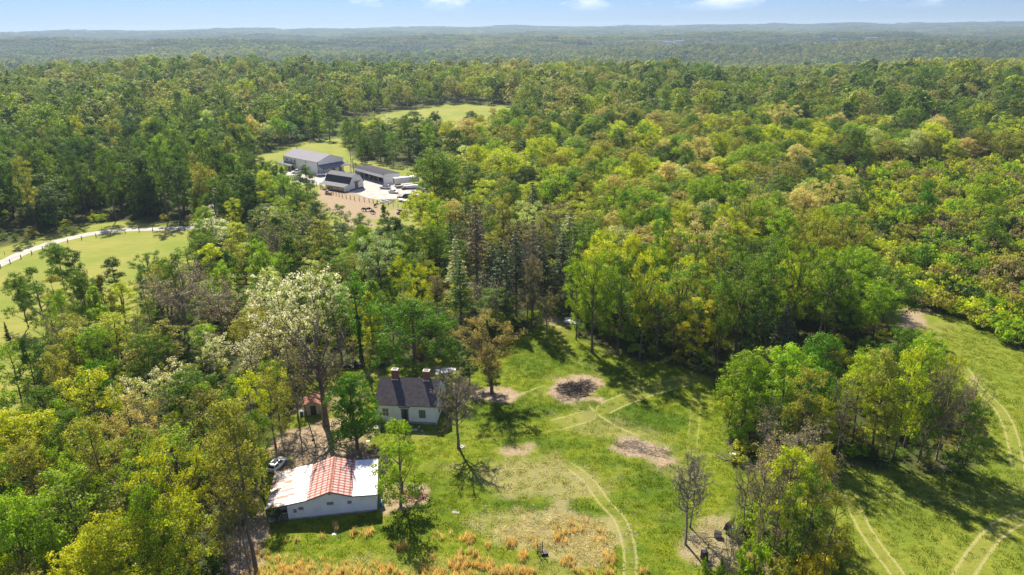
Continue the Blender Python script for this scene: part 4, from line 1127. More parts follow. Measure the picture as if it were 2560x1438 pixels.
def grove(seed):
    rs = np.random.RandomState(seed); Vs, Fs, As = [], [], []; b = 0
    for i in range(22):
        V, Fc, A = lod('round', seed * 50 + i, 15 + rs.rand() * 4, 5.2, 0.5, 6, 9, 3.2, 2.3)
        V = V * 1.0 + np.array([(rs.rand() - .5) * 62, (rs.rand() - .5) * 62, 0])
        A[:, 1] = np.clip(A[:, 1] * .3 + rs.rand() * .7, 0, 1); A[:, 0] = np.clip(A[:, 0] * 0.4 + rs.rand() * .6, 0, 1)
        Vs.append(V); Fs.append(Fc + b); As.append(A); b += len(V)
    return np.concatenate(Vs), np.concatenate(Fs), np.concatenate(As)
LOD3 = [lod_mesh('crown', grove(7 + i)) for i in range(4)]

def scatter_object(name, pts, idx, scl, rot, tint, protos, label=None, cat=None):
    """one object whose points carry instances of the prototype meshes"""
    co = bpy.data.collections.new(name + '_models')
    for i, pr in enumerate(protos):
        ms = pr if isinstance(pr, list) else [pr]
        if len(ms) == 1:
            q = bpy.data.objects.new('%s_model_%03d' % (name, i), ms[0]); co.objects.link(q)
    n = len(pts)
    me = bpy.data.meshes.new(name)
    me.vertices.add(n); me.vertices.foreach_set('co', np.ascontiguousarray(pts, dtype=np.float32).ravel())
    def at_(nm, typ, data, key='value'):
        a = me.attributes.new(nm, typ, 'POINT'); a.data.foreach_set(key, np.ascontiguousarray(data).ravel())
    at_('idx', 'INT', np.asarray(idx, np.int32)); at_('scl', 'FLOAT_VECTOR', np.asarray(scl, np.float32), 'vector')
    at_('rot', 'FLOAT_VECTOR', np.asarray(rot, np.float32), 'vector')
    at_('tint', 'FLOAT_COLOR', np.c_[np.asarray(tint, np.float32), np.ones(n, np.float32)], 'color')
    o = link(name, me)
    ng = bpy.data.node_groups.new(name + '_nodes', 'GeometryNodeTree')
    ng.interface.new_socket('Geometry', in_out='INPUT', socket_type='NodeSocketGeometry')
    ng.interface.new_socket('Geometry', in_out='OUTPUT', socket_type='NodeSocketGeometry')
    N, L = ng.nodes, ng.links
    gi, go = N.new('NodeGroupInput'), N.new('NodeGroupOutput')
    ci = N.new('GeometryNodeCollectionInfo'); ci.inputs['Collection'].default_value = co
    ci.inputs['Separate Children'].default_value = True; ci.inputs['Reset Children'].default_value = True
    ip = N.new('GeometryNodeInstanceOnPoints'); ip.inputs['Pick Instance'].default_value = True
    def na(nm, typ):
        a = N.new('GeometryNodeInputNamedAttribute'); a.data_type = typ; a.inputs['Name'].default_value = nm; return a.outputs['Attribute']
    L.new(gi.outputs[0], ip.inputs['Points']); L.new(ci.outputs[0], ip.inputs['Instance'])
    L.new(na('idx', 'INT'), ip.inputs['Instance Index']); L.new(na('rot', 'FLOAT_VECTOR'), ip.inputs['Rotation']); L.new(na('scl', 'FLOAT_VECTOR'), ip.inputs['Scale'])
    L.new(ip.outputs[0], go.inputs[0])
    md = o.modifiers.new('scatter', 'NODES'); md.node_group = ng
    return tag(o, label, cat, None, 'stuff')

# the unpicked near trees and the whole forest behind: ONE object
rsf = np.random.RandomState(1234)
models = []; mkey = {}
def join_model(pk):
    P = PROTO[pk]
    def get(me):
        v = np.empty(len(me.vertices) * 3, np.float32); me.vertices.foreach_get('co', v)
        f = np.empty(len(me.loops), np.int32); me.loops.foreach_get('vertex_index', f)
        return v.reshape(-1, 3), f.reshape(-1, 4)
    V, Fc = get(P['trunk']); mats = [P['trunk'].materials[0]]; fm_ = np.zeros(len(Fc), int); A = np.tile([.5, .5, 0, 1.], (len(Fc), 1))
    if 'crown' in P:
        V2, F2 = get(P['crown']); a = np.empty(len(F2) * 4, np.float32); P['crown'].attributes['leafvar'].data.foreach_get('color', a)
        Fc = np.concatenate([Fc, F2 + len(V)]); V = np.concatenate([V, V2]); fm_ = np.concatenate([fm_, np.ones(len(F2), int)]); A = np.concatenate([A, a.reshape(-1, 4)]); mats.append(P['crown'].materials[0])
    return np_mesh('tree', V, Fc, mats, fmat=fm_, attrs={'leafvar': ('FACE', 'FLOAT_COLOR', A)})
F_p, F_i, F_s, F_r, F_t = [], [], [], [], []
def add_tree(x_, y_, z_, mi, sx, sz, col, rs, lean=0.04):
    F_p.append((x_, y_, z_)); F_i.append(mi); F_s.append((sx, sx * (0.9 + .2 * rs.rand()), sz)); F_r.append(((rs.rand() - .5) * lean * 2, (rs.rand() - .5) * lean * 2, rs.rand() * 6.28)); F_t.append(col)
for t in rest:
    kd = t['kind']; pk = '%s#%d' % (kd, rsf.randint(min(2, NKIND[kd])))
    if pk not in mkey: mkey[pk] = len(models); models.append(join_model(pk))
    add_tree(t['x'], t['y'], t['z'], mkey[pk], t['r'] / PRD[pk], t['h'] / PH[pk], jitter_col(t['col'], rsf), rsf)
i1 = len(models); models += LOD1; i2 = len(models); models += LOD2; i3 = len(models); models += LOD3

FARB = []   # far white buildings (photo pixel of the foot, width, depth, height, heading)
for px_, py_, w_, d_, h_ in ((1662, 107, 60, 22, 9), (1698, 105, 50, 18, 9), (1372, 111, 30, 16, 7), (1832, 139, 34, 14, 7), (2180, 97, 50, 18, 8), (2090, 98, 30, 14, 7), (2345, 117, 26, 14, 7), (2420, 88, 60, 20, 9), (588, 151, 26, 12, 6), (1870, 137, 24, 12, 7), (2470, 90, 40, 16, 8), (1240, 112, 26, 12, 6)):
    X_, Y_ = at_t(px_, py_, 12.0); FARB.append((X_, Y_, w_, d_, h_))
SF = at_t(605, 158, 4.0)

def forest_zone(r0, r1, s, base_i, n_i, seed, scale, groves=False):
    rs = np.random.RandomState(seed)
    A, B = rnd_pts(-r1 * 0.8, r1 * 0.8, 100, r1, s, rs)
    rr_ = np.hypot(A, B); k = (rr_ >= r0) & (rr_ < r1) & (np.abs(A) < 0.80 * B + 30)
    A, B, rr_ = A[k], B[k], rr_[k]
    k = woods_ok(A, B, 3.0) if r0 < 1000 else np.ones(A.shape, bool); A, B = A[k], B[k]
    for (X_, Y_, w_, d_, h_) in FARB:
        al = (A - X_); be = (B - Y_)
        k = ~((np.abs(al) < w_ * 0.8) & (be > -70) & (be < d_ + 8)); A, B = A[k], B[k]
    k = ~(((A - SF[0]) / 75) ** 2 + ((B - SF[1]) / 130) ** 2 < 1); A, B = A[k], B[k]
    Zt = hgt(A, B)
    nB = vnoise(A, B, 260, 8); nC = vnoise(A, B, 90, 9); nD = vnoise(A, B, 900, 21)
    pxa, _ = proj(A, B, Zt)
    for i in range(len(A)):
        _, cl, sc_ = palette_far(A[i], B[i], pxa[i], nB[i], nC[i], nD[i], rs)
        col = jitter_col(cl, rs, 0.15)
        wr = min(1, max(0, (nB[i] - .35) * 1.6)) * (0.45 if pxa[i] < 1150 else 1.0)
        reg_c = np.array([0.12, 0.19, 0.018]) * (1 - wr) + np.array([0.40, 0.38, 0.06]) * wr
        col = (col * .55 + reg_c * .45) * (0.72 + .5 * nD[i]) * (1.0 if r0 < 1000 else .86 if r0 < 3000 else .68)  # farther zones get darker tints: shade among the crowns put into the colour
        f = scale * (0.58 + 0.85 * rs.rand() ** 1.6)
        add_tree(A[i], B[i], Zt[i] - 0.5, base_i + rs.randint(n_i), f, f * (0.72 + .3 * rs.rand()), col, rs)
FARCOLS = ['mid', 'dark', 'olive', 'yellow-green', 'tan', 'bright', 'pale green', 'pinkish']
def palette_far(x_, y_, px_, nB, nC, nD, rs):
    r_ = math.hypot(x_, y_)
    if px_ < 1150: warm = (0.15 if r_ < 560 else 0.55) + 1.3 * max(0, nD - .5) + (0.5 if 640 < r_ < 900 else 0) * nB
    else: warm = 0.9 + 0.5 * nD
    warm *= (0.35 + 1.3 * nB)
    w = [5, 2.2 if px_ < 1150 else 1.3, 3.2 * warm + .5, 3.4 * warm, 2.0 * warm * nC * 1.6, 1.6, .7 * warm, .5 * warm]
    t = rs.rand() * sum(w)
    for k, q in zip(FARCOLS, w):
        t -= q
        if t <= 0: break
    return None, ('tan' if k == 'pinkish' else k), 1.0
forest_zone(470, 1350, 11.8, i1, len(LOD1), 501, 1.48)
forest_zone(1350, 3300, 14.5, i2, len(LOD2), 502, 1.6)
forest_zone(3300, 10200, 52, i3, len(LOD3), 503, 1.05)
print('forest points', len(F_p))
scatter_object('forest', F_p, F_i, F_s, F_r, F_t, models, 'unbroken spring woodland covering the land to the horizon', 'forest')

# bushes and saplings under the trees
rsu = np.random.RandomState(321)
A, B = rnd_pts(-260, 260, 48, 420, 3.3, rsu)
pxa, pya = proj(A, B, np.zeros_like(A)); k = (pxa > -200) & (pxa < 2760) & (pya < 1650); A, B = A[k], B[k]
k = woods_ok(A, B, 0.6); A, B = A[k], B[k]
dens = vnoise(A, B, 14, 44); th = inside(THICKET, A, B); stp = inside(STRIP, A, B) | inside(COPSE, A, B); rr_ = np.hypot(A, B)
k = (rsu.rand(len(A)) < np.where(th, 1.0, np.where(stp, 0.95, 0.25 + 0.6 * dens)) * np.where(rr_ > 230, 0.5, 1.0)); A, B, th = A[k], B[k], th[k]
sp_, si_, ss_, sr_, st_ = [], [], [], [], []
shr = [join_model('shrub#%d' % i) for i in range(3)]
cols_u = ['mid', 'bright', 'olive', 'yellow-green', 'dark', 'greybrown']
for a, b, t_ in zip(A, B, th):
    f = (0.5 + 0.8 * rsu.rand()) * (2.0 if t_ else 1.0)
    w = [3, 2.5, 3, 1.5, 2, 2] if not t_ else [2, 3.2, 3, 3, 1, 1.4]
    cl = cols_u[rsu.choice(6, p=np.array(w) / sum(w))]
    sp_.append((a, b, 0)); si_.append(rsu.randint(3)); ss_.append((f, f, f * (0.7 + .8 * rsu.rand()))); sr_.append((0, 0, rsu.rand() * 6.28)); st_.append(jitter_col(cl, rsu))
print('undergrowth', len(sp_))
scatter_object('undergrowth', sp_, si_, ss_, sr_, st_, shr, 'tangled bushes and saplings covering the ground between the trees', 'undergrowth')

# ------------------------------------------------------------------ grass
def tuft_mesh(seed, n, w, h, spread, lean=0.35):
    rs = np.random.RandomState(seed)
    a = rs.rand(n) * 6.28; d = spread * np.sqrt(rs.rand(n)); base = np.stack([np.cos(a) * d, np.sin(a) * d, np.full(n, -0.02)], 1)
    b = rs.rand(n) * 6.28; side = np.stack([np.cos(b), np.sin(b), np.zeros(n)], 1) * (w * (0.6 + .8 * rs.rand(n)))[:, None]
    hh = h * (0.5 + 0.8 * rs.rand(n)); tip = base + np.stack([rs.normal(size=n) * lean * hh, rs.normal(size=n) * lean * hh, hh], 1)
    mid = (base + tip) / 2 + np.array([0, 0, 1.]) * (hh * .12)[:, None]
    V = np.stack([base - side, base + side, mid + side * .7, tip], 1).reshape(-1, 3)
    Fc = np.arange(n * 4).reshape(n, 4)
    A = np.stack([np.clip(.5 + rs.normal(size=n) * .2, 0, 1), rs.rand(n), np.zeros(n), np.ones(n)], 1)
    return np_mesh('tuft', V, Fc, [M['leaf_i']], attrs={'leafvar': ('FACE', 'FLOAT_COLOR', A)})
rsg = np.random.RandomState(55)
A1, B1 = rnd_pts(-60, 135, 56, 150, 0.95, rsg)
pxa, pya = proj(A1, B1, np.zeros_like(A1)); k = (pxa > -60) & (pxa < 2620) & (pya < 1480); A1, B1 = A1[k], B1[k]
gm1 = ground_masks(A1, B1)
open_ = 1 - gm1['forest']
onpath = (np.abs(np.abs(gm1['sd']) - gm1['gap']) < 0.35) * gm1['sw']
n_ = vnoise(A1, B1, 3.0, 71) * .6 + vnoise(A1, B1, 1.1, 72) * .4
prob = open_ * (1 - np.clip(gm1['dirt'] * 1.1, 0, 1)) * (1 - np.clip(onpath * 1.6, 0, 1)) * (0.30 + 0.9 * n_)
prob = np.where((np.abs(gm1['sd']) < gm1['gap']) & (gm1['sw'] > .5), prob * .3, prob)
k = rsg.rand(len(A1)) < prob
A1, B1 = A1[k], B1[k]
mm = {q: v[k] for q, v in gm1.items()}; nn_ = n_[k]
tints = np.zeros((len(A1), 3))
big = vnoise(A1, B1, 9, 73)
c_lo = np.array([0.095, 0.165, 0.007]); c_hi = np.array([0.27, 0.30, 0.018]); c_st = np.array([0.45, 0.37, 0.17]); c_lu = np.array([0.065, 0.135, 0.006])
w_ = np.clip(big * .9 + (nn_ - .5), 0, 1)[:, None]
tints = c_lo * (1 - w_) + c_hi * w_
lu_ = np.clip(mm['lush'], 0, 1)[:, None] * .7; tints = tints * (1 - lu_) + c_lu * lu_
sw_ = (np.clip(mm['straw'], 0, 1) * (rsg.rand(len(A1)) < .75))[:, None]; tints = tints * (1 - sw_) + c_st * sw_
tints *= (0.85 + .3 * rsg.rand(len(A1)))[:, None]
sc_ = 0.7 + .7 * rsg.rand(len(A1))
scz = sc_ * np.where(mm['lush'] > .4, 1.3, 1.0) * np.where(mm['straw'] > .5, 1.2, 1.0)
tufts = [tuft_mesh(600 + i, 42, 0.035, 0.20, 0.62) for i in range(4)]
scatter_object('grass', np.c_[A1, B1, np.zeros(len(A1))], rsg.randint(4, size=len(A1)), np.c_[sc_, sc_, scz], np.c_[np.zeros(len(A1)), np.zeros(len(A1)), rsg.rand(len(A1)) * 6.28], tints, tufts,
               'green lawn and field grass round the cottage', 'grass')
print('grass', len(A1))
# orange broomsedge standing in the foreground
DENS = 0.95
pts = []
def blob(cx, cy, rx, ry, n):
    for _ in range(int(n * DENS)):
        a = rsg.rand() * 6.28; d = math.sqrt(rsg.rand()); pts.append(at(cx + math.cos(a) * rx * d, cy + math.sin(a) * ry * d))
for cx, cy, rx, ry, n in ((680, 1440, 70, 25, 60), (800, 1430, 110, 30, 140), (905, 1440, 60, 30, 60), (960, 1445, 40, 40, 60), (905, 1335, 35, 8, 25), (1175, 1350, 14, 14, 30), (1278, 1358, 12, 12, 24), (1218, 1366, 8, 8, 10), (1150, 1410, 30, 14, 60), (1210, 1412, 24, 14, 45),
                          (1130, 1440, 70, 14, 70), (1170, 1388, 25, 14, 25), (1305, 1395, 12, 14, 24), (1280, 1432, 60, 10, 90), (1420, 1405, 20, 12, 30), (1405, 1345, 25, 20, 40), (1440, 1320, 60, 18, 40), (1330, 1360, 20, 20, 14), (1005, 1368, 12, 8, 12), (1080, 1395, 10, 8, 8), (1520, 1400, 20, 16, 24),
                          (1480, 1430, 60, 12, 30), (730, 1400, 60, 12, 20), (838, 1322, 5, 7, 10), (1610, 1430, 30, 10, 8), (1060, 1440, 60, 20, 40), (1240, 1460, 260, 20, 130), (650, 1390, 30, 15, 14), (1500, 1345, 25, 20, 20), (760, 1350, 60, 10, 10), (1120, 1345, 60, 16, 12)):
    blob(cx, cy, rx, ry, n)
P_ = np.array(pts); n = len(P_)
sedge = [tuft_mesh(620 + i, 18, 0.022, 0.75, 0.34, .2) for i in range(3)]
ct = np.array([0.70, 0.43, 0.21]); t_ = ct * (0.75 + .5 * rsg.rand(n))[:, None] * (1 + (rsg.rand(n, 3) - .5) * .18)
mxs = (rsg.rand(n) ** 2)[:, None]; t_ = t_ * (1 - mxs) + np.array([.55, .48, .24]) * mxs
s_ = 0.4 + 1.0 * rsg.rand(n)
scatter_object('broomsedge', np.c_[P_, np.zeros(n)], rsg.randint(3, size=n), np.c_[s_, s_, s_], np.c_[np.zeros(n), np.zeros(n), rsg.rand(n) * 6.28], t_, sedge, 'clumps of orange dry broomsedge along the bottom edge', 'dry grass')
DENS = 1.0
# flattened pale dead grass
pts = []
for cx, cy, rx, ry, n in ((1395, 1330, 120, 40, 170), (1480, 1370, 45, 42, 120), (1240, 1310, 80, 28, 30), (1340, 1190, 150, 45, 25), (1440, 1300, 50, 16, 50)): blob(cx, cy, rx, ry, n)
P_ = np.array(pts); n = len(P_)
flat = [tuft_mesh(640 + i, 30, 0.03, 0.3, 0.7, 1.6) for i in range(3)]
t_ = np.array([0.62, 0.54, 0.34]) * (0.8 + .5 * rsg.rand(n))[:, None]
s_ = 0.7 + .6 * rsg.rand(n)
scatter_object('dead_grass', np.c_[P_, np.zeros(n)], rsg.randint(3, size=n), np.c_[s_, s_, s_ * .7], np.c_[np.zeros(n), np.zeros(n), rsg.rand(n) * 6.28], t_, flat, 'flattened pale dead grass on the lower lawn', 'dead grass')
# small pale stones and clods on the worn ground
pts = []
for cx, cy, rx, ry, n in ((790, 1110, 110, 45, 120), (1300, 1280, 200, 18, 60), (1600, 1120, 80, 22, 60), (1440, 975, 60, 26, 60), (1040, 1085, 30, 8, 24), (1575, 1350, 30, 70, 50), (1450, 1030, 140, 12, 30), (1400, 1200, 200, 50, 70), (1660, 1200, 80, 40, 30), (1780, 1370, 80, 50, 90), (605, 1370, 30, 60, 60)): blob(cx, cy, rx, ry, n)
def rock(seed):
    rs = np.random.RandomState(seed)
    v = np.array([[1, 0, 0], [0, 1, 0], [-1, 0, 0], [0, -1, 0], [0, 0, .6], [0, 0, -.3]], float) * (0.7 + .6 * rs.rand(6, 1))
    mb = MB(); mb.add(v, [(0, 1, 4), (1, 2, 4), (2, 3, 4), (3, 0, 4), (1, 0, 5), (2, 1, 5), (3, 2, 5), (0, 3, 5)]); return mb.mesh('stone', M['stone'])
P_ = np.array(pts); n = len(P_); s_ = 0.05 + .13 * rsg.rand(n) ** 2
scatter_object('stones', np.c_[P_, np.full(n, 0.03)], rsg.randint(3, size=n), np.c_[s_, s_ * (0.6 + rsg.rand(n)), s_], np.c_[np.zeros(n), np.zeros(n), rsg.rand(n) * 6.28], np.ones((n, 3)), [rock(i) for i in range(3)], 'pale stones and clods scattered over the bare patches', 'stones')

def stick_pile(name, label, cat, centers, mat, L=(0.6, 1.6), rad=0.04, hh=0.8, seed=1, grp=None):
    """centers: list (px,py,rx m,ry m,n)"""
    rs = np.random.RandomState(seed); segs = []
    for px_, py_, rx, ry, n in centers:
        cx, cy = at(px_, py_)
        for _ in range(n):
            a = rs.rand() * 6.28; d = math.sqrt(rs.rand()); x_ = cx + math.cos(a) * rx * d; y_ = cy + math.sin(a) * ry * d
            z_ = hh * (1 - d ** 1.5) * rs.rand() + 0.03
            b = rs.rand() * 6.28; l = L[0] + (L[1] - L[0]) * rs.rand(); e = (rs.rand() - .35) * 0.5
            p = np.array([x_, y_, z_]); q = p + np.array([math.cos(b) * l, math.sin(b) * l, e * l]); q[2] = max(q[2], 0.02)
            r_ = rad * (0.5 + rs.rand()); segs.append((p, q, r_, r_ * .6))
    V, Fc = seg_tubes(segs, 4)
    return tag(link(name, np_mesh(name, V, Fc, [mat])), label, cat, grp, 'stuff')
stick_pile('burn_pile', 'charred black branches heaped on the round bare patch of the lawn', 'burn pile', [(1425, 972, 2.6, 2.2, 150), (1455, 968, 2.2, 2.4, 120), (1440, 985, 2.4, 1.4, 80)], M['char'], hh=0.9, seed=3, rad=.06)
stick_pile('ash_heap', 'grey dead sticks among ash on the round bare patch', 'ash heap', [(1468, 962, 2.2, 1.8, 70), (1420, 995, 2.6, 1.2, 60)], M['stick'], hh=.5, seed=4)
stick_pile('brush_pile', 'long grey dead brush raked along the oval bare patch', 'brush pile', [(1575, 1112, 2.8, 1.2, 90), (1615, 1125, 3.2, 1.3, 80), (1650, 1135, 2, 1, 40)], M['stick'], hh=.4, seed=5, rad=.03)
stick_pile('brush_heap', 'grey heap of cut branches behind the rusty-roofed shed', 'brush pile', [(925, 1140, 2.4, 1.8, 170), (890, 1142, 2.0, 1.3, 80), (950, 1150, 1.6, 1.2, 60)], M['stick'], hh=1.1, seed=6)
stick_pile('twig_litter', 'fallen twigs and litter on the shaded dirt behind the white car', 'twig litter', [(740, 1150, 2.5, 2.5, 90), (715, 1120, 1.6, 2, 50), (640, 1250, 1.5, 4, 60)], M['stick'], hh=.15, seed=7, rad=.03)
stick_pile('scrap_brush', 'heap of dead branches beside the leafless twin-trunk tree', 'brush pile', [(1745, 1345, 1.6, 1.2, 70), (1790, 1400, 1.6, 1.4, 50), (1860, 1420, 1.4, 1.6, 40)], M['stick'], hh=.5, seed=8, rad=.035)
stick_pile('fallen_limbs', 'fallen limbs scattered along the copse edge', 'fallen limbs', [(1840, 1110, 1.6, .8, 50), (1830, 1150, 1.2, .5, 24), (2350, 1170, 2, 1, 40)], M['stick'], L=(1, 2.6), hh=.5, seed=9)

# ------------------------------------------------------------------ buildings
def window(parent, x, z, w, h, y, panes=(2, 2), face='y-', frame_mat='trim_white', pane_mat='glass', sill=True, bar=0.05):
    """window in a wall whose outside looks along -y (local); x is the centre, z the sill height"""
    f = MB(); t = 0.07
    f.box(x - w / 2 - t, x + w / 2 + t, y - 0.05, y + 0.03, z - t, z)
    f.box(x - w / 2 - t, x + w / 2 + t, y - 0.05, y + 0.03, z + h, z + h + t)
    f.box(x - w / 2 - t, x - w / 2, y - 0.048, y + 0.03, z, z + h); f.box(x + w / 2, x + w / 2 + t, y - 0.048, y + 0.03, z, z + h)
    for i in range(1, panes[0]):
        xx = x - w / 2 + w * i / panes[0]; f.box(xx - bar / 2, xx + bar / 2, y - 0.04, y + 0.02, z, z + h)
    for j in range(1, panes[1]):
        zz = z + h * j / panes[1]; f.box(x - w / 2, x + w / 2, y - 0.044, y + 0.02, zz - bar / 2, zz + bar / 2)
    wn_ = thing_part('window', parent)
    f.build('frame', M[frame_mat], wn_)
    p = MB()
    for i in range(panes[0]):
        for j in range(panes[1]):
            g = MB(); x0 = x - w / 2 + w * i / panes[0]; z0 = z + h * j / panes[1]
            g.box(x0 + .01, x0 + w / panes[0] - .01, y - 0.02, y - 0.012, z0 + .01, z0 + h / panes[1] - .01)
            g.build('pane', M[pane_mat if not isinstance(pane_mat, (list, tuple)) else pane_mat[(i + j) % len(pane_mat)]], wn_)
    return wn_
def thing_part(name, parent):
    o = bpy.data.objects.new(name, None); COL.objects.link(o); o.parent = parent; return o

def rot_child(o, rz, loc=(0, 0, 0)):
    o.rotation_euler = (0, 0, rz); o.location = loc; return o

# --- the white cottage
hx0, hy0 = at(942, 1056)
cot = thing('cottage', 'white clapboard cottage with dark roof and two brick chimneys', 'house', (hx0, hy0, 0), R(-5.5))
W, D, E_, RG, FN = 10.9, 8.2, 3.8, 6.9, 0.5
mb = MB(); mb.box(0.04, W - .04, 0.04, D - .04, -0.3, FN); mb.build('foundation', M['foundation'], cot)
wall = MB(); prof = [(0, FN), (D, FN), (D, E_), (D / 2, RG), (0, E_)]
wall.prism([(p[0], p[1]) for p in prof], 0, W, 'x'); wall.build('wall', M['white_board'], cot)
rf = MB(); o_ = 0.25; ov = 0.08; sl = (RG - E_) / (D / 2)
rf.slab([(-ov, -o_, E_ - o_ * sl + .14), (W + ov, -o_, E_ - o_ * sl + .14), (W + ov, D / 2, RG + .14), (-ov, D / 2, RG + .14)], 0.13)
rf.build('roof', M['shingle'], cot)
rb = MB(); rb.slab([(-ov, D / 2 + .002, RG + .14), (W + ov, D / 2 + .002, RG + .14), (W + ov, D + o_, E_ - o_ * sl + .14), (-ov, D + o_, E_ - o_ * sl + .14)], 0.13); rb.build('roof', M['shingle'], cot)
for cx in (2.25, 8.0):
    ch = MB(); ch.box(cx, cx + 1.12, D / 2 - .42, D / 2 + .42, RG - .5, RG + 1.6)
    c = ch.build('chimney', M['brick'], cot, bevel=0.01)
    k = MB(); z0, z1 = RG + 1.602, RG + 1.74; a0, a1, b0, b1 = cx - .06, cx + 1.18, D / 2 - .48, D / 2 + .48
    k.box(a0, a1, b0, b0 + .2, z0, z1); k.box(a0, a1, b1 - .2, b1, z0, z1); k.box(a0, a0 + .2, b0 + .2, b1 - .2, z0, z1); k.box(a1 - .2, a1, b0 + .2, b1 - .2, z0, z1)
    k.build('chimney_cap', M['mortar'], c)
    k = MB(); k.box(cx + .1, cx + 1.0, D / 2 - .3, D / 2 + .3, RG + 1.603, RG + 1.62); k.build('flue', M['trim_dark'], c)
    k = MB(); k.box(cx - .05, cx + 1.17, D / 2 - .50, D / 2 - .425, RG - .42, RG - .05); k.build('flashing', M['mortar'], c)
window(cot, 1.75, FN + .95, 1.05, 1.45, 0, (2, 2), pane_mat=['curtain', 'curtain'])
window(cot, 8.35, FN + .85, 1.05, 1.45, 0, (2, 4), pane_mat='curtain', frame_mat='dull_green', bar=.06)
d = MB(); d.box(4.45, 6.0, -0.05, 0.02, FN + 2.35, FN + 2.55); d.box(4.55, 4.75, -0.048, .02, FN - .1, FN + 2.35); d.box(5.7, 5.9, -.048, .02, FN - .1, FN + 2.35)
dr = thing_part('door', cot); d.build('door_frame', M['door_frame'], dr)
d = MB(); d.box(4.75, 5.7, -.03, .01, FN, FN + 2.35); d.build('door_leaf', M['door'], dr)
d = MB(); d.box(4.98, 5.03, -.036, -.029, FN, FN + 2.35); d.build('door_edge', M['door_frame'], dr)
d = MB(); d.box(4.2, 6.25, -.16, .0, FN + 2.75, FN + 2.87); d.build('lintel', M['wood'], cot)
d = MB(); d.box(4.6, 5.85, -.75, -.03, 0, FN - .02); d.build('doorstep', M['stone'], cot)
for xx in (0.0, W): d = MB(); d.box(xx - .07, xx + .07, -.07, .07, FN - .02, E_ - .05); d.build('corner_board', M['trim_white'], cot)
d = MB(); d.tube((W - .12, -.12, E_ - .2), (W - .12, -.12, .1), .05); d.build('downpipe', M['trim_white'], cot)
# right gable openings: children built in a turned frame
gb = thing_part('gable_windows', cot)
for yy, zz, ww, hh in ((2.2, FN + .8, .9, 1.4), (5.6, FN + .8, .9, 1.4), (D / 2, E_ + .35, .8, 1.1)):
    g = MB(); g.box(W - .01, W + .04, yy - ww / 2 - .06, yy + ww / 2 + .06, zz - .06, zz + hh + .06); fr = g.build('window', M['trim_white'], cot)
    g = MB(); g.box(W + .041, W + .05, yy - ww / 2, yy + ww / 2, zz, zz + hh); g.build('pane', M['glass'], fr)
bpy.data.objects.remove(gb)
# stones and boards near the wall
def stone_mesh(seed, sx, sy, sz):
    rs = np.random.RandomState(seed); n = 7
    pr = [(math.cos(i * 6.283 / n) * sx * (0.75 + .4 * rs.rand()), math.sin(i * 6.283 / n) * sy * (0.75 + .4 * rs.rand())) for i in range(n)]
    mb = MB(); mb.prism(pr, 0, sz, 'z'); return mb
for i, (px_, py_, sx, sy, lb) in enumerate(((1037, 1076, .55, .3, 'largest pale slab lying in the shade before the cottage'), (1029, 1068, .3, .25, 'small pale slab nearest the cottage wall'), (1047, 1069, .45, .25, 'grey flat stone right of the cottage doorstep'), (1056, 1080, .35, .2, 'narrow grey stone at the right end of the rubble'))):
    X_, Y_ = at(px_, py_); o = stone_mesh(i, sx, sy, .16).build('stone_slab', M['stone'], None, (X_, Y_, 0.02), (0, 0.03, i * .7), bevel=.02)
    tag(o, lb, 'stone', 'stones before the cottage')
X_, Y_ = at(936, 1070)
bs = thing('board_stack', 'low stack of grey boards by the cottage\'s left corner', 'boards', (X_, Y_, 0), R(10))
for i in range(4):
    m_ = MB(); m_.box(-1.1, 1.1, -.5 + i * .26, -.28 + i * .26, .05 + .02 * i, .13 + .03 * i); m_.build('board', M['wood_grey'], bs)
for s in (-.9, .8): m_ = MB(); m_.box(s, s + .1, -.55, .6, .0, .048); m_.build('bearer', M['wood'], bs)

# --- small ruined outbuilding left of the cottage
X_, Y_ = at(762, 1040)
sh = thing('small_shed', 'small tan outbuilding with rusty broken roof, left of the cottage', 'shed', (X_, Y_, 0), R(12))
m_ = MB(); m_.prism([(0, 0), (2.9, 0), (2.9, 2.1), (1.45, 2.9), (0, 2.1)], 0, 3.0, 'y'); m_.build('wall', M['tan_board'], sh)
m_ = MB(); m_.slab([(-.2, -.2, 2.08), (1.45, -.2, 3.02), (1.45, 3.2, 3.02), (-.2, 3.2, 2.08)], .06); m_.build('roof', M['rust'], sh)
m_ = MB(); m_.slab([(1.452, -.2, 3.02), (3.1, -.2, 2.08), (3.1, 3.2, 2.08), (1.452, 3.2, 3.02)], .06); m_.build('roof', M['rust'], sh)
m_ = MB(); m_.box(1.1, 2.1, -.03, .02, 0, 1.9); m_.build('doorway', M['trim_dark'], sh)
X_, Y_ = at(754, 1038)
o = thing('barrel', 'blue barrel before the small ruined outbuilding', 'barrel', (X_, Y_, 0)); m_ = MB(); m_.tube((0, 0, 0), (0, 0, .85), .29, n=14); m_.build('body', M['blue'], o); m_ = MB(); m_.tube((0, 0, .851), (0, 0, .88), .31, n=14); m_.build('lid', M['blue'], o)
X_, Y_ = at(766, 1037)
o = thing('round_drum', 'white-topped drum between the blue barrel and the outbuilding doorway', 'barrel', (X_, Y_, 0)); m_ = MB(); m_.tube((0, 0, 0), (0, 0, .8), .4, n=14); m_.build('body', M['char_metal'], o); m_ = MB(); m_.tube((0, 0, .801), (0, 0, .9), .38, .1, n=14); m_.build('lid', M['trim_white'], o)
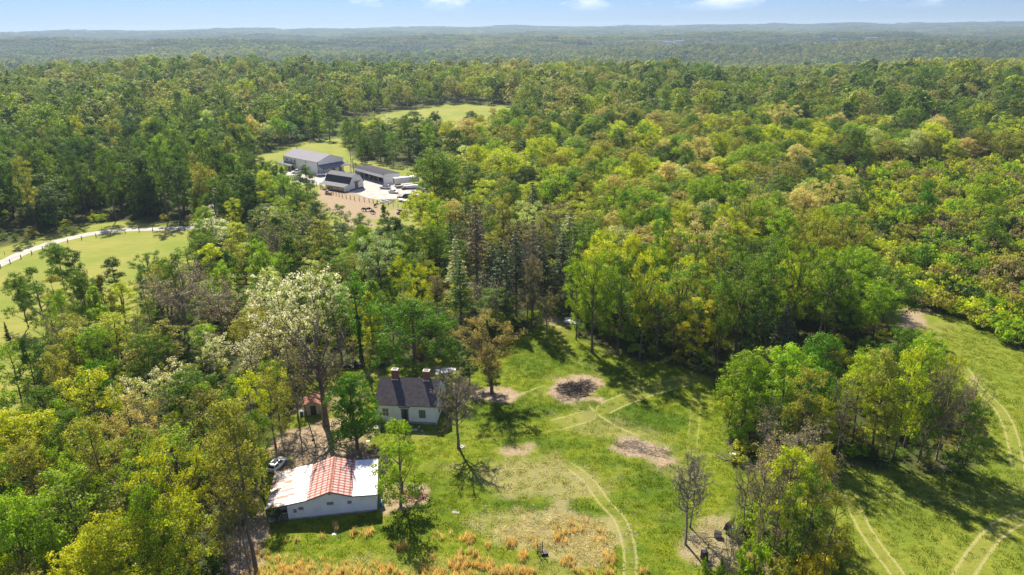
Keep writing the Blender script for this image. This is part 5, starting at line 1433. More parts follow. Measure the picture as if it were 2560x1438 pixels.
# leaning pole before the outbuilding
X_, Y_ = at(791, 1119)
o = thing('leaning_pole', 'thin dark leaning pole between the big half-bare tree and the white car', 'pole', (X_, Y_, 0))
m_ = MB(); m_.tube((0, 0, -.3), (-.9, 0, 5.5), .11, .09); m_.tube((-.9, 0, 5.5), (-1.6, .1, 12.5), .09, .05); m_.build('shaft', M['post'], o)
m_ = MB(); m_.box(-.55, -.12, -.2, .12, 1.3, 1.75); m_.build('meter_box', M['char_metal'], o)

# --- the rusty-roofed white shed
bx, by = at(672, 1306)
q = at(943, 1277); ang = math.atan2(q[1] - by, q[0] - bx)
barn = thing('metal_shed', 'long white metal shed with rust-streaked middle roof and white flat wings', 'shed', (bx, by, 0), ang)
L_, D_ = 15.25, 8.6
xb = [0.0, 5.55, 8.85, 11.95, L_]          # left end, left break, ridge, right break, right end
zb = [2.45, 3.2, 4.25, 3.15, 3.0]
def ztop(x_): return float(np.interp(x_, xb, zb))
w_ = MB(); x_open = 2.75
pr = [(x_open, 0), (L_ - .02, 0), (L_ - .02, zb[4] - .12), (xb[3], zb[3] - .12), (xb[2], zb[2] - .12), (xb[1], zb[1] - .12), (x_open, ztop(x_open) - .12)]
w_.prism(pr, 0, .1, 'y'); w_.build('front_wall', M['white_metal'], barn)
w_ = MB(); w_.prism([(0.02, 0), (L_ - .02, 0), (L_ - .02, zb[4] - .12), (xb[3], zb[3] - .12), (xb[2], zb[2] - .12), (xb[1], zb[1] - .12), (.02, zb[0] - .12)], D_ - .1, D_, 'y'); w_.build('rear_wall', M['white_metal'], barn)
w_ = MB(); w_.box(L_ - .1, L_ - .001, .102, D_ - .102, 0, zb[4] - .125); w_.build('side_wall', M['white_metal'], barn)
w_ = MB(); w_.box(x_open, x_open + .1, .102, D_ - .102, 0, ztop(x_open) - .13); w_.build('side_wall', M['white_metal'], barn)
w_ = MB(); w_.box(0.02, 1.0, 0, .08, 0, 1.75); w_.build('half_gate', M['white_metal'], barn)
w_ = MB(); w_.box(.25, x_open - .02, 2.4, 2.48, 1.2, 2.3); w_.box(.25, x_open - .02, 2.4, 2.48, 0.0, 1.15); w_.build('inner_partition', M['white_metal'], barn)
w_ = MB(); w_.box(1.0, x_open, .0, D_ - .2, .0, .03); w_.build('floor_slab', M['trim_dark'], barn)
for xx, yy in ((.08, .06), (2.68, .05), (.08, 4), (.08, 8.3)): w_ = MB(); w_.box(xx - .06, xx + .06, yy - .06, yy + .06, 0, ztop(xx) - .13); w_.build('post', M['brown_trim'], barn)
w_ = MB()
for i in range(8): w_.box(1.1 + i * .2, 1.13 + i * .2, .04, .08, 0, 1.25)
w_.box(1.02, 2.62, .035, .085, 1.2, 1.26); w_.build('picket_gate', M['trim_white'], barn)
for a, b, nm in ((0, 1, 'l'), (3, 4, 'r')):
    w_ = MB(); xa, xb_ = xb[a] - (.15 if a == 0 else -.002), xb[b] + (.2 if b == 4 else -.002)
    w_.slab([(xa, -.25, zb[a] - (0.02 if a == 0 else 0)), (xb_, -.25, zb[b] - (.01 if b == 4 else 0)), (xb_, D_ + .15, zb[b]), (xa, D_ + .15, zb[a])], .09)
    w_.build('flat_roof', M['wing_roof' if a == 0 else 'white_coat'] if 'wing_roof' in M else M['white_coat'], barn)
# rusty sheets, one part each
m, N, L, b = new_mat('rusty_white_sheet'); M['rust_sheet'] = m
tc = N.new('ShaderNodeTexCoord'); oi = N.new('ShaderNodeObjectInfo')
cmb = N.new('ShaderNodeVectorMath'); cmb.operation = 'ADD'; sc1 = N.new('ShaderNodeVectorMath'); sc1.operation = 'SCALE'; sc1.inputs[0].default_value = (37, 11, 5); L.new(oi.outputs['Random'], sc1.inputs['Scale'])
L.new(tc.outputs['Object'], cmb.inputs[0]); L.new(sc1.outputs[0], cmb.inputs[1])
n1 = N.new('ShaderNodeTexNoise'); n1.inputs['Scale'].default_value = 1.5; n1.inputs['Detail'].default_value = 6; L.new(cmb.outputs[0], n1.inputs['Vector'])
sep = N.new('ShaderNodeSeparateXYZ'); L.new(tc.outputs['Object'], sep.inputs[0])
def mt(op, a, b_=None):
    r = N.new('ShaderNodeMath'); r.operation = op
    for i_, q_ in enumerate((a, b_)):
        if q_ is None: continue
        if isinstance(q_, (int, float)): r.inputs[i_].default_value = q_
        else: L.new(q_, r.inputs[i_])
    return r.outputs[0]
# rust creeps in from the seams (local y edges of a 0.62 m sheet) and in patches at the lap rows
edge = mt('ABSOLUTE', sep.outputs['Y']); rows = mt('PINGPONG', sep.outputs['X'], 0.42)
e1 = N.new('ShaderNodeMapRange'); e1.inputs['From Min'].default_value = .12; e1.inputs['From Max'].default_value = .30; e1.inputs['To Max'].default_value = .62; L.new(edge, e1.inputs[0])
e2 = N.new('ShaderNodeMapRange'); e2.inputs['From Min'].default_value = .20; e2.inputs['From Max'].default_value = .42; e2.inputs['To Max'].default_value = .42; L.new(rows, e2.inputs[0])
tot = mt('ADD', mt('ADD', e1.outputs[0], e2.outputs[0]), mt('MULTIPLY', n1.outputs['Fac'], .75))
e3 = N.new('ShaderNodeMapRange'); e3.inputs['From Min'].default_value = .54; e3.inputs['From Max'].default_value = .78; L.new(tot, e3.inputs[0])
mxx = N.new('ShaderNodeMix'); mxx.data_type = 'RGBA'; L.new(e3.outputs[0], mxx.inputs['Factor']); mxx.inputs['A'].default_value = (.50, .40, .38, 1); mxx.inputs['B'].default_value = (.30, .065, .04, 1)
L.new(mxx.outputs['Result'], b.inputs['Base Color']); b.inputs['Roughness'].default_value = .7
ns = 14; yw = (D_ + .4) / ns
for side in (0, 1):
    xa, za, xc, zc = (xb[1], zb[1], xb[2], zb[2]) if side == 0 else (xb[3], zb[3], xb[2], zb[2])
    ln = math.hypot(xc - xa, zc - za); sl_a = math.atan2(zc - za, abs(xc - xa))
    m_ = MB(); m_.box(0.0, ln, -yw / 2 + .005, yw / 2 - .005, -.05, 0.0); sheet = m_.mesh('roof_sheet', M['rust_sheet'])
    for i in range(ns):
        o = link('roof_sheet', sheet, barn)
        o.location = (xa, -.25 + yw * (i + .5), za + .0 + (.012 if i % 2 else 0) + .01 * random.Random(i + side * 50).random())
        o.rotation_euler = (0, -sl_a, 0) if side == 0 else (0, -sl_a, math.pi)
w_ = MB(); w_.prism([(xb[2] - .16, zb[2] - .04), (xb[2], zb[2] + .06), (xb[2] + .16, zb[2] - .04), (xb[2], zb[2] + .02)], -.27, D_ + .17, 'y'); w_.build('ridge_cap', M['rust'], barn)
w_ = MB()
for i in range(4):
    x0_, x1_ = xb[i] - (.15 if i == 0 else 0), xb[i + 1] + (.2 if i == 3 else 0)
    w_.add([(x0_, -.29, zb[i] - .02), (x1_, -.29, zb[i + 1] - .02), (x1_, -.29, zb[i + 1] - .17), (x0_, -.29, zb[i] - .17), (x0_, -.255, zb[i] - .02), (x1_, -.255, zb[i + 1] - .02), (x1_, -.255, zb[i + 1] - .17), (x0_, -.255, zb[i] - .17)],
           [(0, 1, 2, 3), (7, 6, 5, 4), (0, 4, 5, 1), (3, 2, 6, 7), (0, 3, 7, 4), (1, 5, 6, 2)])
w_.build('fascia', M['brown_trim'], barn)
for x_, z_, ww, hh in ((8.75, 1.9, .95, .5), (11.45, 1.75, .6, .5), (4.65, 1.55, .7, .5), (3.8, 1.2, .45, .62)):
    f = MB(); f.box(x_ - ww / 2 - .05, x_ + ww / 2 + .05, -.03, .0, z_ - .05, z_ + hh + .05); wdw = f.build('window', M['trim_white'], barn)
    f = MB(); f.box(x_ - ww / 2, x_ + ww / 2, -.045, -.031, z_, z_ + hh); f.build('pane', M['door_frame'], wdw)
f = MB(); f.box(8.6, 9.0, -.03, 0, 3.55, 3.8); f.build('gable_vent', M['wood_grey'], barn)
f = MB(); f.box(x_open, L_, -.02, .0, 0, .28); f.build('block_footing', M['foundation'], barn)
# stained left wing roof
m, N, L, b = new_mat('stained_white_roof'); M['wing_roof'] = m
tc = N.new('ShaderNodeTexCoord'); mp = N.new('ShaderNodeMapping'); mp.inputs['Scale'].default_value = (.55, 1.2, 1); L.new(tc.outputs['Object'], mp.inputs[0])
n1 = N.new('ShaderNodeTexNoise'); n1.inputs['Scale'].default_value = 1.1; n1.inputs['Detail'].default_value = 5; L.new(mp.outputs[0], n1.inputs['Vector'])
sep = N.new('ShaderNodeSeparateXYZ'); L.new(tc.outputs['Object'], sep.inputs[0])
gx_ = N.new('ShaderNodeMapRange'); gx_.inputs['From Min'].default_value = 1.0; gx_.inputs['From Max'].default_value = 4.2; gx_.inputs['To Min'].default_value = 1; gx_.inputs['To Max'].default_value = 0; L.new(sep.outputs['X'], gx_.inputs[0])
s1 = mt('ADD', n1.outputs['Fac'], mt('MULTIPLY', gx_.outputs[0], .16))
g1 = N.new('ShaderNodeMapRange'); g1.inputs['From Min'].default_value = .52; g1.inputs['From Max'].default_value = .62; g1.inputs['To Max'].default_value = .6; L.new(s1, g1.inputs[0])
g2 = N.new('ShaderNodeMapRange'); g2.inputs['From Min'].default_value = .63; g2.inputs['From Max'].default_value = .66; g2.inputs['To Max'].default_value = .95; L.new(s1, g2.inputs[0])
a1 = N.new('ShaderNodeMix'); a1.data_type = 'RGBA'; L.new(g1.outputs[0], a1.inputs['Factor']); a1.inputs['A'].default_value = (.82, .81, .78, 1); a1.inputs['B'].default_value = (.55, .48, .42, 1)
a2 = N.new('ShaderNodeMix'); a2.data_type = 'RGBA'; L.new(g2.outputs[0], a2.inputs['Factor']); L.new(a1.outputs['Result'], a2.inputs['A']); a2.inputs['B'].default_value = (.26, .15, .10, 1)
L.new(a2.outputs['Result'], b.inputs['Base Color']); b.inputs['Roughness'].default_value = .6
for c in barn.children:
    if c.name.startswith('flat_roof') and c.data.vertices[0].co.x < 1: c.data.materials[0] = M['wing_roof']
X_, Y_ = at(955, 1266)
o = thing('barrel', 'blue barrel against the rusty-roofed shed\'s right wall', 'barrel', (X_, Y_, 0)); m_ = MB(); m_.tube((0, 0, 0), (0, 0, .95), .34, n=14); m_.build('body', M['blue'], o); m_ = MB(); m_.tube((0, 0, .951), (0, 0, .98), .36, n=14); m_.build('lid', M['blue'], o)

# ------------------------------------------------------------------ vehicles
def wheel(parent, x, y, r=.34, w=.24):
    m_ = MB(); m_.tube((x, y - w / 2, r), (x, y + w / 2, r), r, n=16); t_ = m_.build('wheel', M['tyre'], parent)
    m_ = MB(); s = -1 if y < 0 else 1; m_.tube((x, y + s * (w / 2), r), (x, y + s * (w / 2 + .02), r), r * .6, n=12); m_.build('rim', M['rim'], t_)
def car(name, label, cat, px_, py_, heading, paint, kind='suv', scale=1.0, group=None, roof_dark=True):
    X_, Y_ = at(px_, py_)
    c = thing(name, label, cat, (X_, Y_, 0.02), R(heading), group); c.scale = (scale,) * 3
    W2 = .92
    if kind == 'suv':
        body = [(-2.3, .35), (2.25, .35), (2.33, .6), (2.28, .86), (1.2, 1.03), (-2.25, 1.08), (-2.36, .8)]; cab = [(-2.15, 1.06), (-1.75, 1.62), (.25, 1.68), (1.15, 1.04)]
    elif kind == 'pickup':
        body = [(-2.85, .5), (2.8, .5), (2.9, .75), (2.85, 1.1), (1.55, 1.22), (-.75, 1.22), (-.75, 1.2), (-2.9, 1.2), (-2.95, .8)]; cab = [(-.75, 1.2), (-.6, 1.85), (.85, 1.88), (1.5, 1.2)]
    elif kind == 'van':
        body = [(-2.5, .4), (2.3, .4), (2.4, .7), (2.3, 1.1), (1.7, 1.2), (-2.5, 1.2)]; cab = [(-2.48, 1.18), (-2.4, 2.0), (1.0, 2.05), (1.7, 1.18)]
    else:
        body = [(-2.25, .35), (2.2, .35), (2.28, .55), (2.2, .78), (1.0, .92), (-1.4, .96), (-2.2, .92), (-2.3, .6)]; cab = [(-1.6, .93), (-1.0, 1.38), (.2, 1.42), (1.0, .91)]
    m_ = MB(); m_.prism(body, -W2, W2, 'y'); m_.build('body', paint, c, bevel=.06)
    if kind == 'pickup':
        m_ = MB(); m_.box(-2.75, -.85, -.72, .72, 1.205, 1.225); m_.build('cargo_bed', M['trim_dark'], c)
        for y0, y1, x0, x1 in ((-.9, -.76, -2.88, -.76), (.76, .9, -2.88, -.76), (-.75, .75, -2.9, -2.78)): m_ = MB(); m_.box(x0, x1, y0, y1, 1.2, 1.34); m_.build('bed_rail', paint, c)
    n = len(cab); vs = []
    for s, sy in ((-1, 0), (1, 0)):
        for i_, p in enumerate(cab):
            wy = W2 - .04 if i_ in (0, n - 1) else W2 - .2
            vs.append((p[0], s * wy, p[1]))
    fs = [(i_, (i_ + 1) % n, n + (i_ + 1) % n, n + i_) for i_ in range(n)] + [tuple(range(n))[::-1], tuple(range(n, 2 * n))]
    m_ = MB(); m_.add(vs, fs); m_.build('cabin', paint, c, bevel=.04)
    # glass, a little proud of the cabin shell
    def quad3(a, b_, c_, d_, nm='window'):
        A = [Vector(v) for v in (a, b_, c_, d_)]; ce = sum(A, Vector()) / 4; nn = (A[1] - A[0]).cross(A[3] - A[0]).normalized()
        if nn.dot(ce - Vector((0, 0, .9))) < 0: nn = -nn
        P = [ce + (v - ce) * .84 + nn * .012 for v in A]; Q = [v + nn * .02 for v in P]
        m_ = MB(); m_.add([*P, *Q], [(0, 1, 2, 3), (4, 5, 6, 7), (0, 1, 5, 4), (1, 2, 6, 5), (2, 3, 7, 6), (3, 0, 4, 7)]); m_.build(nm, M['glass'], c)
    lo = W2 - .04; hi = W2 - .2
    a, b_, c_, d_ = cab
    quad3((d_[0], -lo, d_[1]), (d_[0], lo, d_[1]), (c_[0], hi, c_[1]), (c_[0], -hi, c_[1]), 'windscreen')
    quad3((a[0], -lo, a[1]), (a[0], lo, a[1]), (b_[0], hi, b_[1]), (b_[0], -hi, b_[1]), 'rear_window')
    for s in (-1, 1):
        mx_l = (a[0] + d_[0]) / 2; mx_h = (b_[0] + c_[0]) / 2
        quad3((a[0] + .1, s * lo, a[1]), (mx_l - .03, s * lo, (a[1] + d_[1]) / 2), (mx_h - .03, s * hi, (b_[1] + c_[1]) / 2), (b_[0] + .02, s * hi, b_[1]))
        quad3((mx_l + .03, s * lo, (a[1] + d_[1]) / 2), (d_[0] - .12, s * lo, d_[1]), (c_[0] - .03, s * hi, c_[1]), (mx_h + .03, s * hi, (b_[1] + c_[1]) / 2))
    if roof_dark and kind == 'suv':
        m_ = MB(); m_.box(-1.15, .1, -.48, .48, 1.665, 1.70); m_.build('sunroof', M['glass'], c)
    xw = {'suv': (1.45, -1.4), 'pickup': (1.85, -1.75), 'van': (1.5, -1.5), 'sedan': (1.4, -1.35)}[kind]; wr = {'pickup': .42, 'suv': .36, 'van': .36, 'sedan': .32}[kind]
    for xx in xw:
        for yy in (-.84, .84): wheel(c, xx, yy, wr)
    fx = max(p[0] for p in body); fz = .72 if kind != 'pickup' else .95
    for yy in (-.62, .62):
        m_ = MB(); m_.box(fx - .1, fx + .01, yy - .2, yy + .2, fz - .08, fz + .08); m_.build('headlight', M['lamp_glass'], c)
        bxx = min(p[0] for p in body); m_ = MB(); m_.box(bxx - .01, bxx + .1, yy - .15, yy + .2, fz - .05, fz + .15); m_.build('tail_light', M['lamp_red'], c)
    return c
car('parked_car', 'white crossover car with dark glass roof, parked behind the rusty-roofed shed', 'car', 694, 1168, 75, M['car_white'], 'suv', .82)
G_ = 'vehicles on the farm yard'
car('pickup_truck', 'white pickup parked against the long white barn wall', 'pickup', 744, 433, 215, M['car_white'], 'pickup', 1.0, G_)
car('pickup_truck', 'black pickup at the barn porch, behind the white pickup', 'pickup', 729, 426, 215, M['car_black'], 'pickup', .95, G_)
car('pickup_truck', 'white pickup parked under the big barn\'s front awning', 'pickup', 807, 440, 12, M['car_white'], 'pickup', 1.0, G_)
car('parked_van', 'boxy white van parked just behind the gambrel barn', 'van', 826, 445, 25, M['car_white'], 'van', .95, G_)
car('pickup_truck', 'black pickup with pale bed by the grass edge of the gravel yard', 'pickup', 763, 456, -42, M['car_black'], 'pickup', 1.0, G_)
car('parked_car', 'white car half hidden by the gambrel barn\'s left eave', 'car', 821, 453, 20, M['car_white'], 'sedan', 1.0, G_)
car('parked_car', 'silver-white car before the open shed\'s white end wall', 'car', 963, 472, 168, M['car_white'], 'suv', 1.05, G_)
car('parked_car', 'flat white car standing alone on the open gravel', 'car', 984, 483, -25, M['car_white'], 'sedan', 1.0, G_)
car('parked_car', 'dark car on the grass at the yard\'s right edge', 'car', 1023, 497, -10, M['car_black'], 'suv', 1.15, G_)
car('parked_car', 'white car among the trees right of the gravel yard', 'car', 1046, 494, -15, M['car_white'], 'sedan', .9, G_)

# --- farm: big white barn
ax, ay = at(796.8, 438.5)
big = thing('big_barn', 'largest white metal barn with grey roof, awning and side porch', 'barn', (ax, ay, 0), R(138.6))   # local +x runs along the long wall to the far left, +y to the far right gable
LB, WB, EB, RB = 29.6, 14.7, 6.3, 8.9
# local frame: x 0..LB along long wall, y from 0 (long wall) to -WB (behind, to the right)
m_ = MB(); m_.prism([(0, 0), (-WB, 0), (-WB, EB), (-WB / 2, RB), (0, EB)], 0, LB, 'x'); m_.build('wall', M['white_metal'], big)
for y0, y1, z0, z1 in ((.4, -WB / 2, EB - .14, RB), (-WB - .4, -WB / 2 - .002, EB - .14, RB)):
    m_ = MB(); m_.slab([(-.4, y0, z0 + .12), (LB + .4, y0, z0 + .12), (LB + .4, y1, z1 + .12), (-.4, y1, z1 + .12)], .1); m_.build('roof', M['grey_roof'], big)
m_ = MB(); m_.box(10.6, 12.6, .0, .06, 0, 3.6); m_.build('doorway', M['trim_dark'], big)
m_ = MB(); m_.box(9.6, 10.4, .0, .05, 0, 2.2); m_.build('side_door', M['door_frame'], big)
for xx in (19.9, 22.6, 26.6):
    m_ = MB(); m_.box(xx - .45, xx + .45, .0, .05, 4.1, 5.1); a_ = m_.build('window', M['trim_dark'], big)
for xx in (10.2, 19.0, 0.05, LB - .05): m_ = MB(); m_.box(xx - .08, xx + .08, .001, .1, 0, EB - .15); m_.build('downpipe', M['trim_dark'], big)
m_ = MB(); m_.slab([(18.6, .05, 3.6), (LB + 2, .05, 3.6), (LB + 2, 3.2, 2.8), (18.6, 3.2, 2.8)], .12); m_.build('porch_roof', M['lgrey_roof'], big)
for xx in (18.8, 22, 25.5, 29, 31.3): m_ = MB(); m_.box(xx - .08, xx + .08, 3.0, 3.16, 0, 2.72); m_.build('porch_post', M['trim_white'], big)
m_ = MB(); m_.slab([(-.05, -.3, 4.5), (-.05, -WB + .3, 4.5), (-4.8, -WB - 3.0, 3.5), (-3.2, -.6, 3.0)], .12); m_.build('awning', M['lgrey_roof'], big)
m_ = MB(); m_.box(-.03, -.001, -WB + .3, -.3, 4.1, 4.8); m_.build('awning_flashing', M['dgrey_roof'], big)
for xx, yy in ((-3.1, -1.0), (-3.6, -5.5), (-4.1, -10), (-4.5, -15.5)): m_ = MB(); m_.box(xx - .1, xx + .1, yy - .1, yy + .1, 0, 3.0); m_.build('awning_post', M['wood'], big)
for y0, y1 in ((-9.6, -7.2), (-13.5, -11.8)): m_ = MB(); m_.box(-.06, -.002, y0, y1, 0, 3.0); m_.build('shop_door', M['redwood'], big)
m_ = MB(); m_.tube((-.05, -.05, 0), (-.05, -.05, EB), .09); m_.build('corner_post', M['trim_dark'], big)
m_ = MB(); m_.tube((LB - 1.5, -WB / 2, RB), (LB - 1.5, -WB / 2, RB + .7), .18); m_.build('roof_vent', M['wood_grey'], big)

# gambrel barn
gx0, gy0 = at(875, 478)
gam = thing('gambrel_barn', 'grey-roofed gambrel barn with reddish double door and side lean-to', 'barn', (gx0, gy0, 0), R(-34.5 - 180))
# local +x toward far left along the ridge, gable face at x=0, y from 0 to -8 toward right
LG, WG = 15.0, 8.2
prof = [(0, 0), (-WG, 0), (-WG, 3.2), (-WG + 1.5, 5.6), (-WG / 2, 6.8), (-1.5, 5.6), (0, 3.2)]
m_ = MB(); m_.prism(prof, 0, LG, 'x'); m_.build('wall', M['white_metal'], gam)
ro = [(-WG - .25, 2.9), (-WG + 1.42, 5.72), (-WG / 2, 6.96), (-1.42, 5.72), (.25, 2.9)]
for (y0, z0), (y1, z1), nm in ((ro[0], ro[1], 'dgrey_roof'), (ro[1], ro[2], 'lgrey_roof'), (ro[2], ro[3], 'lgrey_roof'), (ro[3], ro[4], 'dgrey_roof')):
    m_ = MB(); m_.slab([(-.4, y0, z0), (LG + .3, y0, z0), (LG + .3, y1, z1), (-.4, y1, z1)], .1); m_.build('roof', M[nm], gam)
m_ = MB(); m_.slab([(-.1, .26, 2.95), (LG + .2, .26, 2.95), (LG + .2, 3.6, 2.2), (-.1, 3.6, 2.2)], .1); m_.build('lean_to_roof', M['lgrey_roof'], gam)
for xx in (.1, 3.8, 7.5, 11.2, 14.8): m_ = MB(); m_.box(xx - .09, xx + .09, 3.35, 3.53, 0, 2.12); m_.build('post', M['post'], gam)
m_ = MB(); m_.box(0.1, 9.0, 3.3, 3.36, .5, 1.95); m_.build('lean_to_side', M['tan_board'], gam)
m_ = MB(); m_.prism([(.05, .2), (3.45, .2), (3.45, 2.1), (.05, 2.85)], -.02, .06, 'x'); m_.build('lean_to_end', M['white_metal'], gam)
for y0, y1 in ((-4.9, -4.02), (-4.0, -3.1)): m_ = MB(); m_.box(-.09, -.01, y0, y1, 0.1, 3.2); m_.build('barn_door', M['redwood'], gam)
m_ = MB(); m_.box(-.7, -.0, -6.2, -2.2, 3.35, 3.47); m_.build('door_canopy', M['grey_roof'], gam)
m_ = MB(); m_.box(-.05, -.001, -WG, 0, 0, .55); m_.build('dark_skirting', M['dgrey_roof'], gam)

# open-fronted pole shed
sx0, sy0 = at(960, 461)
ps = thing('pole_shed', 'long open-fronted white shed with dark roof and vehicle bays', 'shed', (sx0, sy0, 0), R(-48.2 - 180))
LS, WS = 25.0, 8.6     # local x 0 (right end) .. LS, y 0 (open front) .. -WS
m_ = MB(); m_.prism([(0, 0), (-WS, 0), (-WS, 4.0), (-WS * .25, 4.7), (0, 4.3)], 0, .12, 'x'); m_.build('end_wall', M['white_metal'], ps)
m_ = MB(); m_.prism([(0, 0), (-WS, 0), (-WS, 4.0), (-WS * .25, 4.7), (0, 4.3)], LS - .12, LS, 'x'); m_.build('end_wall', M['white_metal'], ps)
m_ = MB(); m_.box(.13, LS - .13, -WS, -WS + .12, 0, 3.95); m_.build('rear_wall', M['dgrey_roof'], ps)
m_ = MB(); m_.slab([(-.25, -WS * .25, 4.82), (LS + .25, -WS * .25, 4.82), (LS + .25, -WS - .3, 4.08), (-.25, -WS - .3, 4.08)], .1); m_.build('roof', M['dgrey_roof'], ps)
m_ = MB(); m_.slab([(-.25, .35, 4.3), (LS + .25, .35, 4.3), (LS + .25, -WS * .25 + .002, 4.82), (-.25, -WS * .25 + .002, 4.82)], .1); m_.build('roof', M['dgrey_roof'], ps)
m_ = MB(); m_.box(-.2, LS + .2, .30, .38, 2.95, 4.22); m_.build('fascia', M['trim_white'], ps)
for i in range(7): m_ = MB(); xx = .2 + i * (LS - .4) / 6; m_.box(xx - .12, xx + .12, .0, .22, 0, 3.44); m_.build('post', M['wood_grey'], ps)
m_ = MB(); m_.box(-.05, -.001, -6.2, -5.3, 0.1, 2.2); m_.build('side_door', M['lgrey_roof'], ps)
rs9 = random.Random(4)
for i, lb in enumerate(('leftmost machine under the open-fronted shed', 'second machine from left under the open-fronted shed', 'middle machine under the open-fronted shed', 'rightmost machine under the open-fronted shed')):
    c_, s_ = math.cos(R(-228.2)), math.sin(R(-228.2)); lx, ly = 21 - i * 5.6, -3.2
    o = thing('farm_machine', 'dark ' + lb, 'machine', (sx0 + lx * c_ - ly * s_, sy0 + lx * s_ + ly * c_, 0), R(40 + 10 * i), 'machines under the shed')
    m_ = MB(); m_.box(-1.2, .9, -.7, .7, .6, 1.3); m_.box(.1, .9, -.6, .6, 1.3, 2.1); m_.build('body', M[('dull_green', 'car_grey', 'rust', 'char_metal')[i]], o, bevel=.05)
    for xx in (-.8, .6):
        for yy in (-.8, .8): wheel(o, xx, yy, .5, .3)

# trailer box (white container) and other yard things
X_, Y_ = at(985.5, 465)
o = thing('semi_trailer', 'long white box trailer with blue-shaded side right of the open shed', 'trailer', (X_, Y_, 0), R(28))
m_ = MB(); m_.box(0, 11.5, -1.2, 1.2, .9, 3.5); m_.build('body', M['white_metal'], o, bevel=.03)
m_ = MB(); m_.box(-.05, -.001, -1.15, 1.15, 1.0, 3.4); m_.build('rear_door', M['door_frame'], o)
m_ = MB(); m_.box(-.02, 11.52, -1.22, 1.22, 3.502, 3.56); m_.build('roof_edge', M['trim_white'], o)
for xx in (1.2, 2.3):
    for yy in (-1.0, 1.0): wheel(o, xx, yy, .5, .25)
m_ = MB(); m_.box(9.3, 9.45, -.9, -.75, 0, .9); m_.box(9.3, 9.45, .75, .9, 0, .9); m_.build('landing_leg', M['trim_dark'], o)
X_, Y_ = at(1030, 472)
o = thing('covered_boat', 'long low covered white hull right of the box trailer', 'boat', (X_, Y_, 0), R(10))
m_ = MB(); m_.prism([(-3.6, .6), (2.6, .5), (3.9, 1.1), (3.7, 1.5), (1, 1.75), (-3.4, 1.5)], -.9, .9, 'y'); m_.build('hull', M['tarp'], o, bevel=.1)
m_ = MB(); m_.box(-3.4, 2.4, -.95, -.75, .3, .6); m_.box(-3.4, 2.4, .75, .95, .3, .6); m_.build('cradle', M['blue'], o)
X_, Y_ = at(1010, 505)
o = thing('flat_trailer', 'long pale boat-shaped trailer on the grass below the gravel yard', 'trailer', (X_, Y_, 0), R(-40))
m_ = MB(); m_.prism([(-3.2, -.95), (1.8, -.95), (3.4, -.25), (3.4, .25), (1.8, .95), (-3.2, .95)], .55, .95, 'z'); m_.build('deck', M['tarp'], o, bevel=.05)
for yy in (-.9, .9): wheel(o, -.6, yy, .34, .2)
X_, Y_ = at(1001, 496.5)
o = thing('utility_cart', 'small dark open cart by the pale boat-shaped trailer', 'cart', (X_, Y_, 0), R(-30))
m_ = MB(); m_.box(-1.2, 1.2, -.7, .7, .4, .8); m_.build('body', M['char_metal'], o, bevel=.04)
m_ = MB(); m_.box(-.9, .3, -.6, .6, 1.5, 1.58); [m_.box(a, a + .06, b_, b_ + .06, .8, 1.5) for a in (-.85, .2) for b_ in (-.58, .5)]; m_.build('roll_frame', M['trim_dark'], o)
for xx in (-.8, .8):
    for yy in (-.7, .7): wheel(o, xx, yy, .3, .2)
X_, Y_ = at(965, 506)
o = thing('log_stack', 'raft of pale poles lying on the grass below the gravel yard', 'poles', (X_, Y_, 0), R(-25))
for i in range(12):
    r_ = random.Random(i); m_ = MB(); a = (r_.random() - .5) * .25; y_ = -2.6 + i * .45
    m_.tube((-2.6 + r_.random(), y_ - a, .22 + .3 * (i % 2)), (2.2 + r_.random(), y_ + a, .2 + .25 * (i % 3)), .16); m_.build('pole', M['wood_grey' if i % 3 else 'tarp'], o)
X_, Y_ = at(740.5, 449)
o = thing('box_trailer', 'small white box trailer behind the round tree left of the yard', 'trailer', (X_, Y_, 0), R(0))
m_ = MB(); m_.box(-2.2, 2.2, -1, 1, .5, 2.3); m_.build('body', M['white_metal'], o, bevel=.04)
for yy in (-.95, .95): wheel(o, -.4, yy, .34, .2)
m_ = MB(); m_.tube((2.2, 0, .6), (3.4, 0, .5), .06); m_.build('hitch', M['trim_dark'], o)
X_, Y_ = at(884.5, 433.5)
o = thing('utility_pole', 'wooden utility pole between the big barn and the open shed', 'pole', (X_, Y_, 0), R(20))
m_ = MB(); m_.tube((0, 0, -.5), (0, 0, 7.2), .16, .11); m_.build('shaft', M['post'], o); m_ = MB(); m_.box(-.9, .9, -.06, .06, 6.5, 6.62); m_.build('crossarm', M['post'], o)
for i, (px_, py_, lb) in enumerate(((872, 438, 'reddish lumber stack left of the utility pole'), (882, 441, 'pale lumber stack between gambrel barn and open shed'), (1000, 470, 'heap of pale boards left of the covered hull'), (1014, 473, 'low brown scrap heap before the covered hull'))):
    X_, Y_ = at(px_, py_); o = thing('lumber_stack', lb, 'lumber', (X_, Y_, 0), R(-30 + i * 25), 'stacks of boards on the farm yard')
    for k_ in range(5): m_ = MB(); m_.box(-1.8, 1.7 + .2 * (k_ % 2), -.7 + .3 * (k_ % 2), .5 + .2 * (k_ % 2), .1 + k_ * .2, .27 + k_ * .2); m_.build('board', M[('redwood', 'tan_board', 'tan_board', 'wood')[i]], o)
